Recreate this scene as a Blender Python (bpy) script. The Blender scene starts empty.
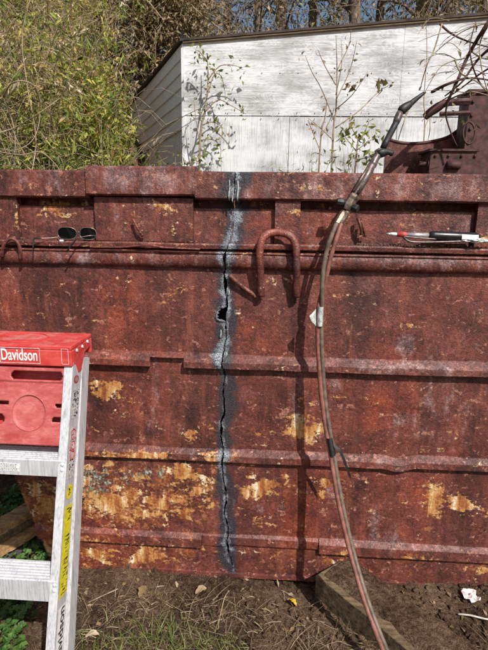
import bpy, math, random
import numpy as np
from mathutils import Vector, Matrix, noise as mnoise

rng = np.random.default_rng(7)
random.seed(7)
scene = bpy.context.scene
col = scene.collection
R = math.radians

# ------------------------------------------------------------------ camera
FPX, W0, H0 = 490.0, 488.0, 650.0
CAM = Vector((0.0, -1.70, 1.48))
yaw, pitch, roll = R(3.3), R(-12.7), R(0.9)
fwd = Vector((-math.sin(yaw) * math.cos(pitch), math.cos(yaw) * math.cos(pitch), math.sin(pitch)))
rt0 = Vector((math.cos(yaw), math.sin(yaw), 0))
up0 = rt0.cross(fwd)
rt = rt0 * math.cos(roll) + up0 * math.sin(roll)
up = up0 * math.cos(roll) - rt0 * math.sin(roll)
cd = bpy.data.cameras.new('camera')
cam = bpy.data.objects.new('camera', cd)
col.objects.link(cam)
cam.matrix_world = Matrix(((rt.x, up.x, -fwd.x, CAM.x), (rt.y, up.y, -fwd.y, CAM.y), (rt.z, up.z, -fwd.z, CAM.z), (0, 0, 0, 1)))
cd.sensor_fit = 'VERTICAL'
cd.sensor_height = 24.0
cd.lens = 24.0 * FPX / H0
cd.clip_start = 0.02
cd.clip_end = 2000
scene.camera = cam

# ------------------------------------------------------------------ world, sun, exposure
SUN_EL, SUN_AZ = R(46), R(32)
sdir = Vector((math.sin(SUN_AZ) * math.cos(SUN_EL), -math.cos(SUN_AZ) * math.cos(SUN_EL), math.sin(SUN_EL)))
world = bpy.data.worlds.new('World')
scene.world = world
world.use_nodes = True
wn = world.node_tree
sky = wn.nodes.new('ShaderNodeTexSky')
sky.sky_type = 'NISHITA'
sky.sun_disc = False
sky.sun_elevation = SUN_EL
sky.sun_rotation = math.atan2(sdir.x, sdir.y)
sky.air_density = 1.2
sky.dust_density = 2.5
wn.links.new(sky.outputs[0], wn.nodes['Background'].inputs[0])
wn.nodes['Background'].inputs[1].default_value = 0.08
ld = bpy.data.lights.new('sun', 'SUN')
ld.energy = 5.0
ld.angle = R(0.53)
ld.color = (1.0, 0.965, 0.915)
sun = bpy.data.objects.new('sun', ld)
sun.rotation_euler = sdir.to_track_quat('Z', 'Y').to_euler()
sun.location = (4, -6, 8)
col.objects.link(sun)
scene.view_settings.view_transform = 'Standard'
scene.view_settings.look = 'None'
scene.view_settings.exposure = 0.17
scene.cycles.max_bounces = 6
scene.cycles.diffuse_bounces = 3
scene.cycles.glossy_bounces = 3
scene.view_settings.gamma = 1.0

# ------------------------------------------------------------------ helpers
def ray(px, py):
    return (fwd + rt * ((px - W0 / 2) / FPX) + up * (-(py - H0 / 2) / FPX))
def at(px, py, Y):
    d = ray(px, py)
    return CAM + d * ((Y - CAM.y) / d.y)
def atz(px, py, Z):
    d = ray(px, py)
    return CAM + d * ((Z - CAM.z) / d.z)
def atplane(px, py, p0, n):
    d = ray(px, py)
    return CAM + d * ((p0 - CAM).dot(n) / d.dot(n))

def tag(o, label=None, cat=None, group=None, kind=None):
    if label: o['label'] = label
    if cat: o['category'] = cat
    if group: o['group'] = group
    if kind: o['kind'] = kind
    return o
def empty(name, loc, label, cat, group=None):
    o = bpy.data.objects.new(name, None)
    o.empty_display_size = 0.1
    o.location = loc
    col.objects.link(o)
    return tag(o, label, cat, group)
def wloc(o):
    v = Vector((0, 0, 0))
    while o is not None:
        v += Vector(o.location); o = o.parent
    return v
def link(name, me, mat, parent=None, kind=None, smooth=False):
    """me is in world coordinates; shift into the parent's frame (roots are never rotated)"""
    o = bpy.data.objects.new(name, me)
    if parent is not None:
        off = wloc(parent)
        me.transform(Matrix.Translation(-off))
        o.parent = parent
    if mat is not None: me.materials.append(mat)
    if smooth: me.polygons.foreach_set('use_smooth', np.ones(len(me.polygons), bool))
    if kind: o['kind'] = kind
    col.objects.link(o)
    return o

class MB:
    def __init__(s): s.v = []; s.f = []
    def add(s, vs, fs):
        b = len(s.v); s.v += [tuple(v) for v in vs]; s.f += [tuple(b + i for i in f) for f in fs]; return s
    def box(s, c, size, M=None):
        hx, hy, hz = [q / 2 for q in size]
        vs = [Vector((x, y, z)) for x in (-hx, hx) for y in (-hy, hy) for z in (-hz, hz)]
        if M is not None: vs = [M @ v for v in vs]
        vs = [v + Vector(c) for v in vs]
        return s.add(vs, [(0, 1, 3, 2), (4, 6, 7, 5), (0, 4, 5, 1), (2, 3, 7, 6), (0, 2, 6, 4), (1, 5, 7, 3)])
    def hexa(s, q0, q1):
        """two quads (4 points each) joined"""
        return s.add(list(q0) + list(q1), [(3, 2, 1, 0), (4, 5, 6, 7), (0, 1, 5, 4), (1, 2, 6, 5), (2, 3, 7, 6), (3, 0, 4, 7)])
    def tube(s, pts, rad, n=8, cap=True, sq=1.0):
        pts = [Vector(p) for p in pts]
        if not hasattr(rad, '__len__'): rad = [rad] * len(pts)
        rings = []
        prev = None
        for i, p in enumerate(pts):
            t = (pts[min(i + 1, len(pts) - 1)] - pts[max(i - 1, 0)])
            if t.length < 1e-9: t = Vector((0, 0, 1))
            t.normalize()
            if prev is None:
                a = Vector((0, 0, 1)) if abs(t.z) < 0.9 else Vector((1, 0, 0))
                u = t.cross(a).normalized()
            else:
                u = (prev - t * prev.dot(t)).normalized()
            prev = u
            w = t.cross(u)
            rings.append([p + (u * math.cos(2 * math.pi * k / n) + w * math.sin(2 * math.pi * k / n) * sq) * rad[i] for k in range(n)])
        vs = [v for r in rings for v in r]
        fs = []
        for i in range(len(pts) - 1):
            for k in range(n):
                a = i * n + k; b = i * n + (k + 1) % n
                fs.append((a, b, b + n, a + n))
        if cap:
            fs.append(tuple(range(n))[::-1]); fs.append(tuple((len(pts) - 1) * n + k for k in range(n)))
        return s.add(vs, fs)
    def mesh(s, name):
        me = bpy.data.meshes.new(name); me.from_pydata(s.v, [], s.f); me.update(); return me
    def build(s, name, mat, parent=None, kind=None, smooth=False, bevel=0):
        o = link(name, s.mesh(name), mat, parent, kind, smooth)
        if bevel:
            m = o.modifiers.new('bevel', 'BEVEL'); m.width = bevel; m.segments = 2; m.limit_method = 'ANGLE'; m.angle_limit = R(40)
        return o

def spline(pts, n=8):
    pts = [Vector(p) for p in pts]
    out = []
    for i in range(len(pts) - 1):
        p0 = pts[max(i - 1, 0)]; p1 = pts[i]; p2 = pts[i + 1]; p3 = pts[min(i + 2, len(pts) - 1)]
        for k in range(n):
            t = k / n
            out.append(0.5 * ((2 * p1) + (p2 - p0) * t + (2 * p0 - 5 * p1 + 4 * p2 - p3) * t * t + (3 * p1 - p0 - 3 * p2 + p3) * t ** 3))
    out.append(pts[-1])
    return out

def npnoise(x, z, seed, freq, octv=4):
    """cheap value noise, numpy, about -1..1"""
    r = np.random.default_rng(seed)
    tab = r.uniform(-1, 1, (256, 256))
    out = np.zeros_like(x); amp = 1.0; tot = 0
    for o in range(octv):
        u = x * freq; v = z * freq
        iu = np.floor(u).astype(int); iv = np.floor(v).astype(int)
        fu = u - iu; fv = v - iv
        fu = fu * fu * (3 - 2 * fu); fv = fv * fv * (3 - 2 * fv)
        g = lambda a, b: tab[a % 256, b % 256]
        out += amp * (g(iu, iv) * (1 - fu) * (1 - fv) + g(iu + 1, iv) * fu * (1 - fv) + g(iu, iv + 1) * (1 - fu) * fv + g(iu + 1, iv + 1) * fu * fv)
        tot += amp; amp *= 0.5; freq *= 2.07
    return out / tot
def sstep(a, b, x):
    t = np.clip((x - a) / (b - a), 0, 1); return t * t * (3 - 2 * t)

# ------------------------------------------------------------------ materials
class NT:
    def __init__(s, name):
        s.m = bpy.data.materials.new(name); s.m.use_nodes = True
        s.t = s.m.node_tree; s.b = s.t.nodes['Principled BSDF']; s.out = s.t.nodes['Material Output']
        s.tc = s.t.nodes.new('ShaderNodeTexCoord')
    def l(s, a, b): s.t.links.new(a, b)
    def mapping(s, scale=(1, 1, 1), rot=(0, 0, 0), src='Object', loc=(0, 0, 0)):
        n = s.t.nodes.new('ShaderNodeMapping'); n.inputs['Scale'].default_value = scale; n.inputs['Rotation'].default_value = rot; n.inputs['Location'].default_value = loc
        s.l(s.tc.outputs[src], n.inputs[0]); return n.outputs[0]
    def noise(s, vec, scale, detail=4, rough=0.55, dist=0.0):
        n = s.t.nodes.new('ShaderNodeTexNoise'); n.inputs['Scale'].default_value = scale; n.inputs['Detail'].default_value = detail
        n.inputs['Roughness'].default_value = rough; n.inputs['Distortion'].default_value = dist
        if vec is not None: s.l(vec, n.inputs['Vector'])
        return n.outputs['Fac']
    def voro(s, vec, scale, feature='F1'):
        n = s.t.nodes.new('ShaderNodeTexVoronoi'); n.feature = feature; n.inputs['Scale'].default_value = scale
        s.l(vec, n.inputs['Vector']); return n.outputs['Distance']
    def ramp(s, fac, stops, interp='LINEAR'):
        n = s.t.nodes.new('ShaderNodeValToRGB'); n.color_ramp.interpolation = interp
        e = n.color_ramp.elements
        while len(e) < len(stops): e.new(0.5)
        for i, (p, c) in enumerate(stops):
            e[i].position = p
            e[i].color = (c[0], c[1], c[2], 1) if hasattr(c, '__len__') else (c, c, c, 1)
        s.l(fac, n.inputs[0]); return n.outputs[0]
    def math(s, op, a, b=None, c=None, clamp=False):
        n = s.t.nodes.new('ShaderNodeMath'); n.operation = op; n.use_clamp = clamp
        for i, q in enumerate((a, b, c)):
            if q is None: continue
            if isinstance(q, (int, float)): n.inputs[i].default_value = q
            else: s.l(q, n.inputs[i])
        return n.outputs[0]
    def mix(s, fac, a, b, mode='MIX'):
        n = s.t.nodes.new('ShaderNodeMix'); n.data_type = 'RGBA'; n.blend_type = mode; n.clamp_factor = True
        for sock, q in ((n.inputs[0], fac), (n.inputs[6], a), (n.inputs[7], b)):
            if isinstance(q, (int, float)): sock.default_value = q
            elif isinstance(q, tuple): sock.default_value = (q[0], q[1], q[2], 1)
            else: s.l(q, sock)
        return n.outputs[2]
    def attr(s, name):
        n = s.t.nodes.new('ShaderNodeAttribute'); n.attribute_name = name; return n.outputs['Fac']
    def objrand(s):
        n = s.t.nodes.new('ShaderNodeObjectInfo'); return n.outputs['Random']
    def bump(s, h, strength=0.3, dist=0.01, prev=None):
        n = s.t.nodes.new('ShaderNodeBump'); n.inputs['Strength'].default_value = strength; n.inputs['Distance'].default_value = dist
        s.l(h, n.inputs['Height'])
        if prev is not None: s.l(prev, n.inputs['Normal'])
        return n.outputs[0]
    def fin(s, color=None, rough=0.7, metal=0.0, normal=None, spec=0.5):
        if color is not None:
            if isinstance(color, tuple): s.b.inputs['Base Color'].default_value = (*color, 1)
            else: s.l(color, s.b.inputs['Base Color'])
        for k, q in (('Roughness', rough), ('Metallic', metal), ('Specular IOR Level', spec)):
            if isinstance(q, (int, float)): s.b.inputs[k].default_value = q
            else: s.l(q, s.b.inputs[k])
        if normal is not None: s.l(normal, s.b.inputs['Normal'])
        return s.m

def mat_rust():
    n = NT('rusted_painted_steel')
    v = n.mapping()
    big = n.noise(v, 2.6, 4, 0.62)
    mid = n.noise(v, 13, 5, 0.66, 0.3)
    fine = n.noise(v, 85, 4, 0.72)
    speck = n.noise(v, 300, 2, 0.65)
    pit = n.voro(v, 190)
    streak = n.noise(n.mapping((1, 1, 0.12)), 30, 5, 0.6)
    h = n.math('ADD', n.math('MULTIPLY', mid, 0.34), n.math('MULTIPLY', fine, 0.34))
    h = n.math('ADD', h, n.math('MULTIPLY', speck, 0.22))
    h = n.math('ADD', h, n.math('MULTIPLY', streak, 0.10))
    c = n.ramp(h, [(0.375, (0.015, 0.004, 0.0035)), (0.445, (0.066, 0.0155, 0.011)), (0.50, (0.132, 0.032, 0.022)), (0.56, (0.195, 0.056, 0.039)), (0.65, (0.36, 0.145, 0.11))])
    zone = n.ramp(big, [(0.34, (1.28, 0.98, 0.72)), (0.47, (1, 1, 1)), (0.56, (0.80, 0.84, 0.88)), (0.66, (1.0, 1.12, 1.22))])
    c = n.mix(1.0, c, zone, 'MULTIPLY')
    dk = n.noise(v, 6.5, 5, 0.6, 0.5)
    c = n.mix(n.math('MULTIPLY', n.ramp(dk, [(0.52, 0.0), (0.70, 1.0)]), 0.4), c, n.mix(1.0, c, (0.42, 0.36, 0.36), 'MULTIPLY'))
    broad = n.noise(n.mapping((1, 1, 0.22), loc=(7, 0, 1)), 7.5, 5, 0.62, 0.4)
    c = n.mix(1.0, c, n.ramp(broad, [(0.34, (0.52, 0.50, 0.52)), (0.48, (0.92, 0.94, 0.97)), (0.64, (1.28, 1.20, 1.12))]), 'MULTIPLY')
    run2 = n.noise(n.mapping((1, 1, 0.07), loc=(3, 1, 2)), 34, 5, 0.6)
    c = n.mix(n.math('MULTIPLY', n.ramp(run2, [(0.55, 0.0), (0.68, 1.0)]), 0.45), c, (0.055, 0.015, 0.010))
    c = n.mix(n.math('MULTIPLY', n.ramp(run2, [(0.30, 1.0), (0.42, 0.0)]), 0.35), c, (0.27, 0.085, 0.045))
    orange = n.math('ADD', n.math('ADD', n.attr('orange'), n.math('MULTIPLY', n.attr('paint'), 0.35)), n.math('MULTIPLY', n.math('SUBTRACT', n.noise(v, 16, 5, 0.68), 0.5), 2.0))
    om = n.ramp(orange, [(0.45, 0.0), (0.72, 0.85)])
    oc = n.ramp(h, [(0.40, (0.045, 0.011, 0.006)), (0.49, (0.22, 0.062, 0.020)), (0.55, (0.40, 0.145, 0.042)), (0.62, (0.62, 0.33, 0.13))])
    c = n.mix(om, c, oc)
    vs = n.mapping((1, 1, 0.4))
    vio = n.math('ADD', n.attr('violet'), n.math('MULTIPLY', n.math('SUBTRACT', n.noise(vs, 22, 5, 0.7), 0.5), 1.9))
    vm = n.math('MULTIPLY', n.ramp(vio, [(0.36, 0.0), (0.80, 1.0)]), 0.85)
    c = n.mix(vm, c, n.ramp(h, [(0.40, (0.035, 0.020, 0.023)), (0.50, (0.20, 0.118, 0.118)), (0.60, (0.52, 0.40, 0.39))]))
    fl = n.mapping((1, 1, 1.8))
    flk = n.noise(fl, 24, 6, 0.6, 0.6)
    flm = n.math('MULTIPLY', n.ramp(flk, [(0.605, 0.0), (0.63, 1.0)]), n.ramp(fine, [(0.44, 0.0), (0.52, 1.0)]))
    c = n.mix(n.math('MULTIPLY', flm, 0.8), c, n.ramp(speck, [(0.4, (0.24, 0.075, 0.045)), (0.62, (0.48, 0.24, 0.17))]))
    # peeling paint: ochre film with cream and orange-stained runs, eaten away in scales
    pn1 = n.noise(n.mapping((0.62, 1, 1.15)), 24, 6, 0.62, 0.5)
    pa = n.math('ADD', n.attr('paint'), n.math('MULTIPLY', n.math('SUBTRACT', pn1, 0.5), 2.9))
    pa = n.math('ADD', pa, n.math('MULTIPLY', n.math('SUBTRACT', fine, 0.5), 1.1))
    pm = n.ramp(pa, [(0.45, 0.0), (0.60, 1.0)])
    run = n.math('ADD', n.math('MULTIPLY', n.noise(n.mapping((1, 1, 0.20)), 36, 5, 0.6), 0.75), n.math('MULTIPLY', fine, 0.25))
    pc = n.ramp(run, [(0.37, (0.17, 0.045, 0.016)), (0.45, (0.34, 0.115, 0.032)), (0.505, (0.47, 0.225, 0.070)), (0.56, (0.56, 0.35, 0.15)), (0.62, (0.76, 0.65, 0.48))])
    c = n.mix(n.math('MULTIPLY', pm, 0.92), c, pc)
    ga = n.math('ADD', n.attr('green'), n.math('MULTIPLY', n.math('SUBTRACT', n.noise(v, 50, 6, 0.7), 0.5), 2.2))
    gm = n.ramp(ga, [(0.42, 0.0), (0.56, 1.0)])
    c = n.mix(n.math('MULTIPLY', gm, 0.9), c, n.ramp(n.noise(n.mapping((1, 1, .5)), 90, 4, 0.65), [(0.38, (0.028, 0.036, 0.020)), (0.50, (0.14, 0.16, 0.11)), (0.58, (0.42, 0.42, 0.36))]))
    # soot and ash beside the torch cut
    patchy = n.noise(v, 15, 6, 0.68, 0.4)
    so = n.math('ADD', n.attr('soot'), n.math('MULTIPLY', n.math('SUBTRACT', patchy, 0.5), 2.0))
    so = n.math('ADD', so, n.math('MULTIPLY', n.math('SUBTRACT', fine, 0.5), 0.8))
    som = n.math('MULTIPLY', n.math('MULTIPLY', n.ramp(so, [(0.26, 0.0), (0.70, 1.0)]), 0.95), n.ramp(n.attr('soot'), [(0.05, 0.0), (0.3, 1.0)]))
    c = n.mix(som, c, n.ramp(speck, [(0.40, (0.006, 0.006, 0.009)), (0.62, (0.050, 0.046, 0.060))]))
    p2 = n.noise(v, 21, 6, 0.7, 0.5)
    aa = n.math('ADD', n.attr('ash'), n.math('MULTIPLY', n.math('SUBTRACT', p2, 0.5), 2.6))
    aa = n.math('ADD', aa, n.math('MULTIPLY', n.math('SUBTRACT', fine, 0.5), 0.9))
    am = n.math('MULTIPLY', n.ramp(aa, [(0.40, 0.0), (1.2, 0.8)]), n.ramp(n.attr('ash'), [(0.08, 0.0), (0.4, 1.0)]))
    c = n.mix(am, c, n.ramp(speck, [(0.38, (0.06, 0.07, 0.09)), (0.5, (0.20, 0.225, 0.26)), (0.62, (0.52, 0.57, 0.62))]))
    rough = n.ramp(h, [(0.40, 0.74), (0.60, 0.40)])
    hh = n.math('ADD', n.math('MULTIPLY', fine, 0.75), n.math('MULTIPLY', speck, 0.5))
    hh = n.math('ADD', hh, n.math('MULTIPLY', pit, 0.35))
    hh = n.math('ADD', hh, n.math('MULTIPLY', pm, 0.30))
    hh = n.math('ADD', hh, n.math('MULTIPLY', mid, 0.8))
    nb = n.bump(hh, 0.42, 0.005)
    return n.fin(c, rough, 0.0, nb, 0.5)

def mat_simple(name, c, rough=0.6, metal=0.0, var=0.15, scale=30, bump=0.15, spec=0.5, bdist=0.002):
    n = NT(name); v = n.mapping()
    f = n.noise(v, scale, 5, 0.6)
    lo = tuple(max(0, x * (1 - var * 2)) for x in c); hi = tuple(min(1, x * (1 + var * 2)) for x in c)
    cc = n.ramp(f, [(0.3, lo), (0.5, c), (0.7, hi)])
    r = n.ramp(n.noise(v, scale * 0.7, 4), [(0.3, min(1, rough * 1.2)), (0.7, rough * 0.8)])
    return n.fin(cc, r, metal, n.bump(n.noise(v, scale * 4, 3), bump, bdist), spec)

def mat_leaf(name, stops, trans=0.35, rough=0.5):
    n = NT(name)
    t = n.attr('tint')
    c = n.ramp(t, stops)
    n.fin(c, rough, 0, None, 0.35)
    tr = n.t.nodes.new('ShaderNodeBsdfTranslucent'); n.l(c, tr.inputs[0])
    mx = n.t.nodes.new('ShaderNodeMixShader'); mx.inputs[0].default_value = trans
    n.l(n.b.outputs[0], mx.inputs[1]); n.l(tr.outputs[0], mx.inputs[2]); n.l(mx.outputs[0], n.out.inputs[0])
    return n.m

def mat_ply(name, horizontal):
    n = NT(name)
    sc = (0.7, 1, 2.2) if horizontal else (9, 1, 0.5)
    v = n.mapping(sc)
    w = n.noise(v, 2.6, 3, 0.5, 2.2)
    rings = n.math('SINE', n.math('MULTIPLY', w, 75.0))
    g = n.noise(n.mapping((1.2, 1, 22) if horizontal else (40, 1, 1.0)), 3.0, 6, 0.65)
    big = n.noise(n.mapping((0.8, 1, 1.8)), 2.2, 5, 0.6)
    wear = n.math('ADD', n.math('MULTIPLY', g, 0.42), n.math('MULTIPLY', big, 0.58))
    wear = n.math('ADD', wear, n.math('MULTIPLY', rings, 0.034))
    c = n.ramp(wear, [(0.37, (0.31, 0.305, 0.305)), (0.46, (0.46, 0.46, 0.465)), (0.54, (0.64, 0.645, 0.66)), (0.66, (0.77, 0.775, 0.79))])
    st = n.noise(n.mapping((14, 1, 0.8)), 2.0, 5, 0.6)
    c = n.mix(n.math('MULTIPLY', n.ramp(st, [(0.60, 0.0), (0.72, 1.0)]), 0.25), c, (0.42, 0.37, 0.31))
    nb = n.bump(wear, 0.5, 0.01)
    return n.fin(c, 0.85, 0, nb, 0.2)

def mat_soil():
    n = NT('bare_soil'); v = n.mapping()
    a = n.noise(v, 5, 6, 0.65); b = n.noise(v, 60, 6, 0.7); s = n.noise(v, 240, 3, 0.6)
    h = n.math('ADD', n.math('MULTIPLY', a, 0.4), n.math('ADD', n.math('MULTIPLY', b, 0.4), n.math('MULTIPLY', s, 0.2)))
    c = n.ramp(h, [(0.38, (0.022, 0.012, 0.008)), (0.46, (0.092, 0.052, 0.032)), (0.53, (0.20, 0.122, 0.078)), (0.63, (0.38, 0.26, 0.175))])
    nb = n.bump(b, 0.9, 0.02); nb = n.bump(s, 0.6, 0.006, nb)
    return n.fin(c, 0.95, 0, nb, 0.15)

def mat_wood(name, dark, light, axis_scale=(3, 30, 30), rough=0.8):
    n = NT(name)
    g = n.noise(n.mapping(axis_scale), 2.0, 6, 0.65, 0.4)
    f = n.noise(n.mapping(), 70, 4, 0.6)
    h = n.math('ADD', n.math('MULTIPLY', g, 0.7), n.math('MULTIPLY', f, 0.3))
    c = n.ramp(h, [(0.36, dark), (0.62, light)])
    return n.fin(c, rough, 0, n.bump(h, 0.6, 0.006), 0.25)

def mat_alu():
    n = NT('scuffed_aluminium')
    b = n.noise(n.mapping((140, 140, 3)), 2.0, 4, 0.6)
    d = n.noise(n.mapping((1, 1, .3)), 60, 6, 0.7)
    c = n.ramp(n.math('ADD', n.math('MULTIPLY', b, .5), n.math('MULTIPLY', d, .5)), [(0.36, (0.40, 0.40, 0.42)), (0.48, (0.64, 0.645, 0.67)), (0.62, (0.76, 0.765, 0.79))])
    sp = n.noise(n.mapping(), 75, 6, 0.78)
    c = n.mix(n.math('MULTIPLY', n.ramp(sp, [(0.60, 0.0), (0.68, 1.0)]), 0.5), c, (0.33, 0.32, 0.31))
    r = n.ramp(b, [(0.3, 0.36), (0.7, 0.55)])
    return n.fin(c, r, 0.35, n.bump(b, 0.12, 0.002), 0.5)

def mat_red(name='weathered_red_plastic', fade=0.0):
    n = NT(name); v = n.mapping()
    d = n.noise(n.mapping((.5, 1, 1)), 32, 6, 0.7); f = n.noise(n.mapping((.4, 1, 1)), 190, 5, 0.75)
    lo, hi = (0.47, 0.030, 0.030), (0.60, 0.070, 0.062)
    if fade: lo, hi = (0.36, 0.050, 0.050), (0.48, 0.115, 0.108)
    c = n.ramp(d, [(0.35, lo), (0.62, hi)])
    chalk = n.math('ADD', n.math('MULTIPLY', f, 0.6), n.math('MULTIPLY', d, 0.4))
    c = n.mix(n.math('MULTIPLY', n.ramp(chalk, [(0.50, 0.0), (0.66, 1.0)]), 0.12 + fade * 1.3), c, (0.66, 0.30, 0.28))
    sp = n.noise(v, 60, 7, 0.8)
    c = n.mix(n.math('MULTIPLY', n.ramp(sp, [(0.60, 0.0), (0.68, 1.0)]), 0.6), c, (0.24, 0.085, 0.08))
    geo = n.t.nodes.new('ShaderNodeNewGeometry')
    sep = n.t.nodes.new('ShaderNodeSeparateXYZ'); n.l(geo.outputs['Normal'], sep.inputs[0])
    dust = n.math('MULTIPLY', n.ramp(sep.outputs[2], [(0.6, 0.0), (0.9, 1.0)]), n.ramp(n.noise(v, 22, 7, 0.75), [(0.48, 0.0), (0.66, 0.7)]))
    c = n.mix(dust, c, (0.48, 0.26, 0.23))
    return n.fin(c, 0.5, 0, n.bump(f, 0.25, 0.002), 0.5)

M = {}
M['rust'] = mat_rust()
M['ply_h'] = mat_ply('weathered_white_plywood', True)
M['ply_v'] = mat_ply('weathered_white_siding', False)
M['roofing'] = mat_simple('brown_roofing', (0.055, 0.035, 0.026), 0.9, 0, 0.3, 8, 0.5)
M['soil'] = mat_soil()
M['slag'] = mat_simple('pale_slag', (0.30, 0.31, 0.31), 0.7, 0, 0.4, 90, 0.6)
M['ply_side'] = mat_simple('shade_lightened_white', (0.80, 0.81, 0.83), 0.85, 0, 0.08, 40, 0.5, 0.2)  # same white paint, lightened in colour because the side wall stands in shade
M['darkrust'] = mat_simple('dark_maroon_rust', (0.060, 0.020, 0.018), 0.75, 0, 0.35, 24, 0.5)
M['alu'] = mat_alu()
M['red'] = mat_red()
M['redfade'] = mat_red('faded_red_plastic', 0.2)
M['plank'] = mat_wood('weathered_plank', (0.04, 0.026, 0.014), (0.20, 0.14, 0.080))
M['plank_tan'] = mat_wood('tan_plank', (0.16, 0.08, 0.035), (0.50, 0.30, 0.15))
M['plank_grey'] = mat_wood('grey_plank', (0.03, 0.028, 0.027), (0.13, 0.12, 0.115))
M['bark'] = mat_wood('grey_bark', (0.05, 0.036, 0.028), (0.22, 0.165, 0.13), (20, 20, 3))
M['stem'] = mat_wood('dry_stem', (0.13, 0.085, 0.05), (0.42, 0.33, 0.22), (20, 20, 5))
M['twig_dark'] = mat_wood('dark_twig', (0.03, 0.015, 0.012), (0.13, 0.07, 0.055), (20, 20, 5))
M['black'] = mat_simple('black_rubber', (0.012, 0.012, 0.013), 0.6, 0, 0.3, 60, 0.2)
M['brass'] = mat_simple('tarnished_brass', (0.16, 0.115, 0.085), 0.42, 0.55, 0.35, 60, 0.3)
M['torchtube'] = mat_simple('sooty_torch_metal', (0.13, 0.10, 0.095), 0.4, 0.4, 0.35, 40, 0.3)
M['hose_red'] = mat_simple('faded_red_hose', (0.20, 0.075, 0.055), 0.6, 0, 0.25, 45, 0.3)
M['hose_green'] = mat_simple('faded_green_hose', (0.125, 0.090, 0.066), 0.6, 0, 0.25, 45, 0.3)
M['ducttape'] = mat_simple('silver_tape', (0.50, 0.52, 0.50), 0.4, 0.2, 0.25, 90, 0.6)
M['white'] = mat_simple('white_print', (0.80, 0.79, 0.77), 0.6, 0, 0.05, 60, 0.1)
M['whiteworn'] = mat_simple('worn_white_print', (0.76, 0.62, 0.60), 0.6, 0, 0.2, 160, 0.1)
M['sticker'] = mat_simple('grey_sticker', (0.50, 0.49, 0.47), 0.55, 0, 0.22, 120, 0.15)
M['yellow'] = mat_simple('yellow_sticker', (0.70, 0.60, 0.02), 0.5, 0, 0.12, 90, 0.1)
M['ink'] = mat_simple('black_ink', (0.03, 0.03, 0.03), 0.6, 0, 0.2, 90, 0.1)
M['redink'] = mat_simple('red_ink', (0.45, 0.05, 0.05), 0.6, 0, 0.2, 90, 0.1)
M['lens'] = mat_simple('dark_lens', (0.004, 0.004, 0.005), 0.18, 0, 0.1, 10, 0.0, 0.15)
M['gold'] = mat_simple('thin_metal_frame', (0.26, 0.22, 0.17), 0.35, 0.7, 0.15, 60, 0.1)
M['tarp'] = mat_simple('teal_tarp', (0.02, 0.10, 0.11), 0.55, 0, 0.3, 12, 0.4)
M['blackgloss'] = mat_simple('black_plastic', (0.012, 0.012, 0.014), 0.3, 0, 0.2, 40, 0.1)
M['silver'] = mat_simple('bright_steel', (0.62, 0.60, 0.57), 0.32, 0.7, 0.15, 60, 0.2)
M['leaf_cane'] = mat_leaf('cane_leaf', [(0.0, (0.025, 0.045, 0.010)), (0.25, (0.14, 0.20, 0.03)), (0.5, (0.34, 0.38, 0.07)), (0.68, (0.62, 0.53, 0.12)), (0.84, (0.42, 0.25, 0.11)), (1.0, (0.70, 0.58, 0.42))], 0.42)
M['leaf_vine'] = mat_leaf('vine_leaf', [(0.0, (0.05, 0.075, 0.016)), (0.5, (0.14, 0.18, 0.04)), (0.8, (0.32, 0.33, 0.09)), (1.0, (0.34, 0.20, 0.08))], 0.4)
M['leaf_brown'] = mat_leaf('dry_leaf', [(0.0, (0.05, 0.055, 0.020)), (0.3, (0.17, 0.135, 0.05)), (0.65, (0.34, 0.225, 0.11)), (1.0, (0.55, 0.43, 0.29))])
M['leaf_ever'] = mat_leaf('evergreen_leaf', [(0.0, (0.04, 0.06, 0.015)), (0.6, (0.14, 0.16, 0.04)), (1.0, (0.32, 0.29, 0.09))])
M['ivy'] = mat_leaf('ground_ivy_leaf', [(0.0, (0.025, 0.06, 0.012)), (0.5, (0.07, 0.15, 0.03)), (1.0, (0.15, 0.25, 0.06))], 0.25)
M['straw'] = mat_leaf('straw_blade', [(0.0, (0.07, 0.045, 0.025)), (0.5, (0.22, 0.155, 0.085)), (1.0, (0.45, 0.36, 0.23))], 0.2, 0.7)
M['grass'] = mat_leaf('grass_blade', [(0.0, (0.06, 0.085, 0.02)), (0.6, (0.17, 0.20, 0.05)), (1.0, (0.38, 0.33, 0.14))], 0.3)

# ------------------------------------------------------------------ terrain
def ground_h(x, y):
    x = np.asarray(x, float); y = np.asarray(y, float)
    h = 0.06 + 0.03 * npnoise(x, y, 3, 1.3, 4) + 0.012 * npnoise(x, y, 4, 9, 3)
    h = h + 1.15 * sstep(2.6, 4.6, y) + 1.6 * sstep(5, 16, y)
    h = h + 1.9 * sstep(-0.6, -3.4, x) * sstep(3.2, 6.8, y)
    h = h + 0.5 * npnoise(x, y, 5, 0.12, 3) * sstep(10, 40, np.hypot(x, y))
    h = h + 0.03 * sstep(0.1, 0.9, x) * sstep(-0.6, 0.1, y)
    return h
def gz(x, y): return float(ground_h(np.array([x]), np.array([y]))[0])

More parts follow.
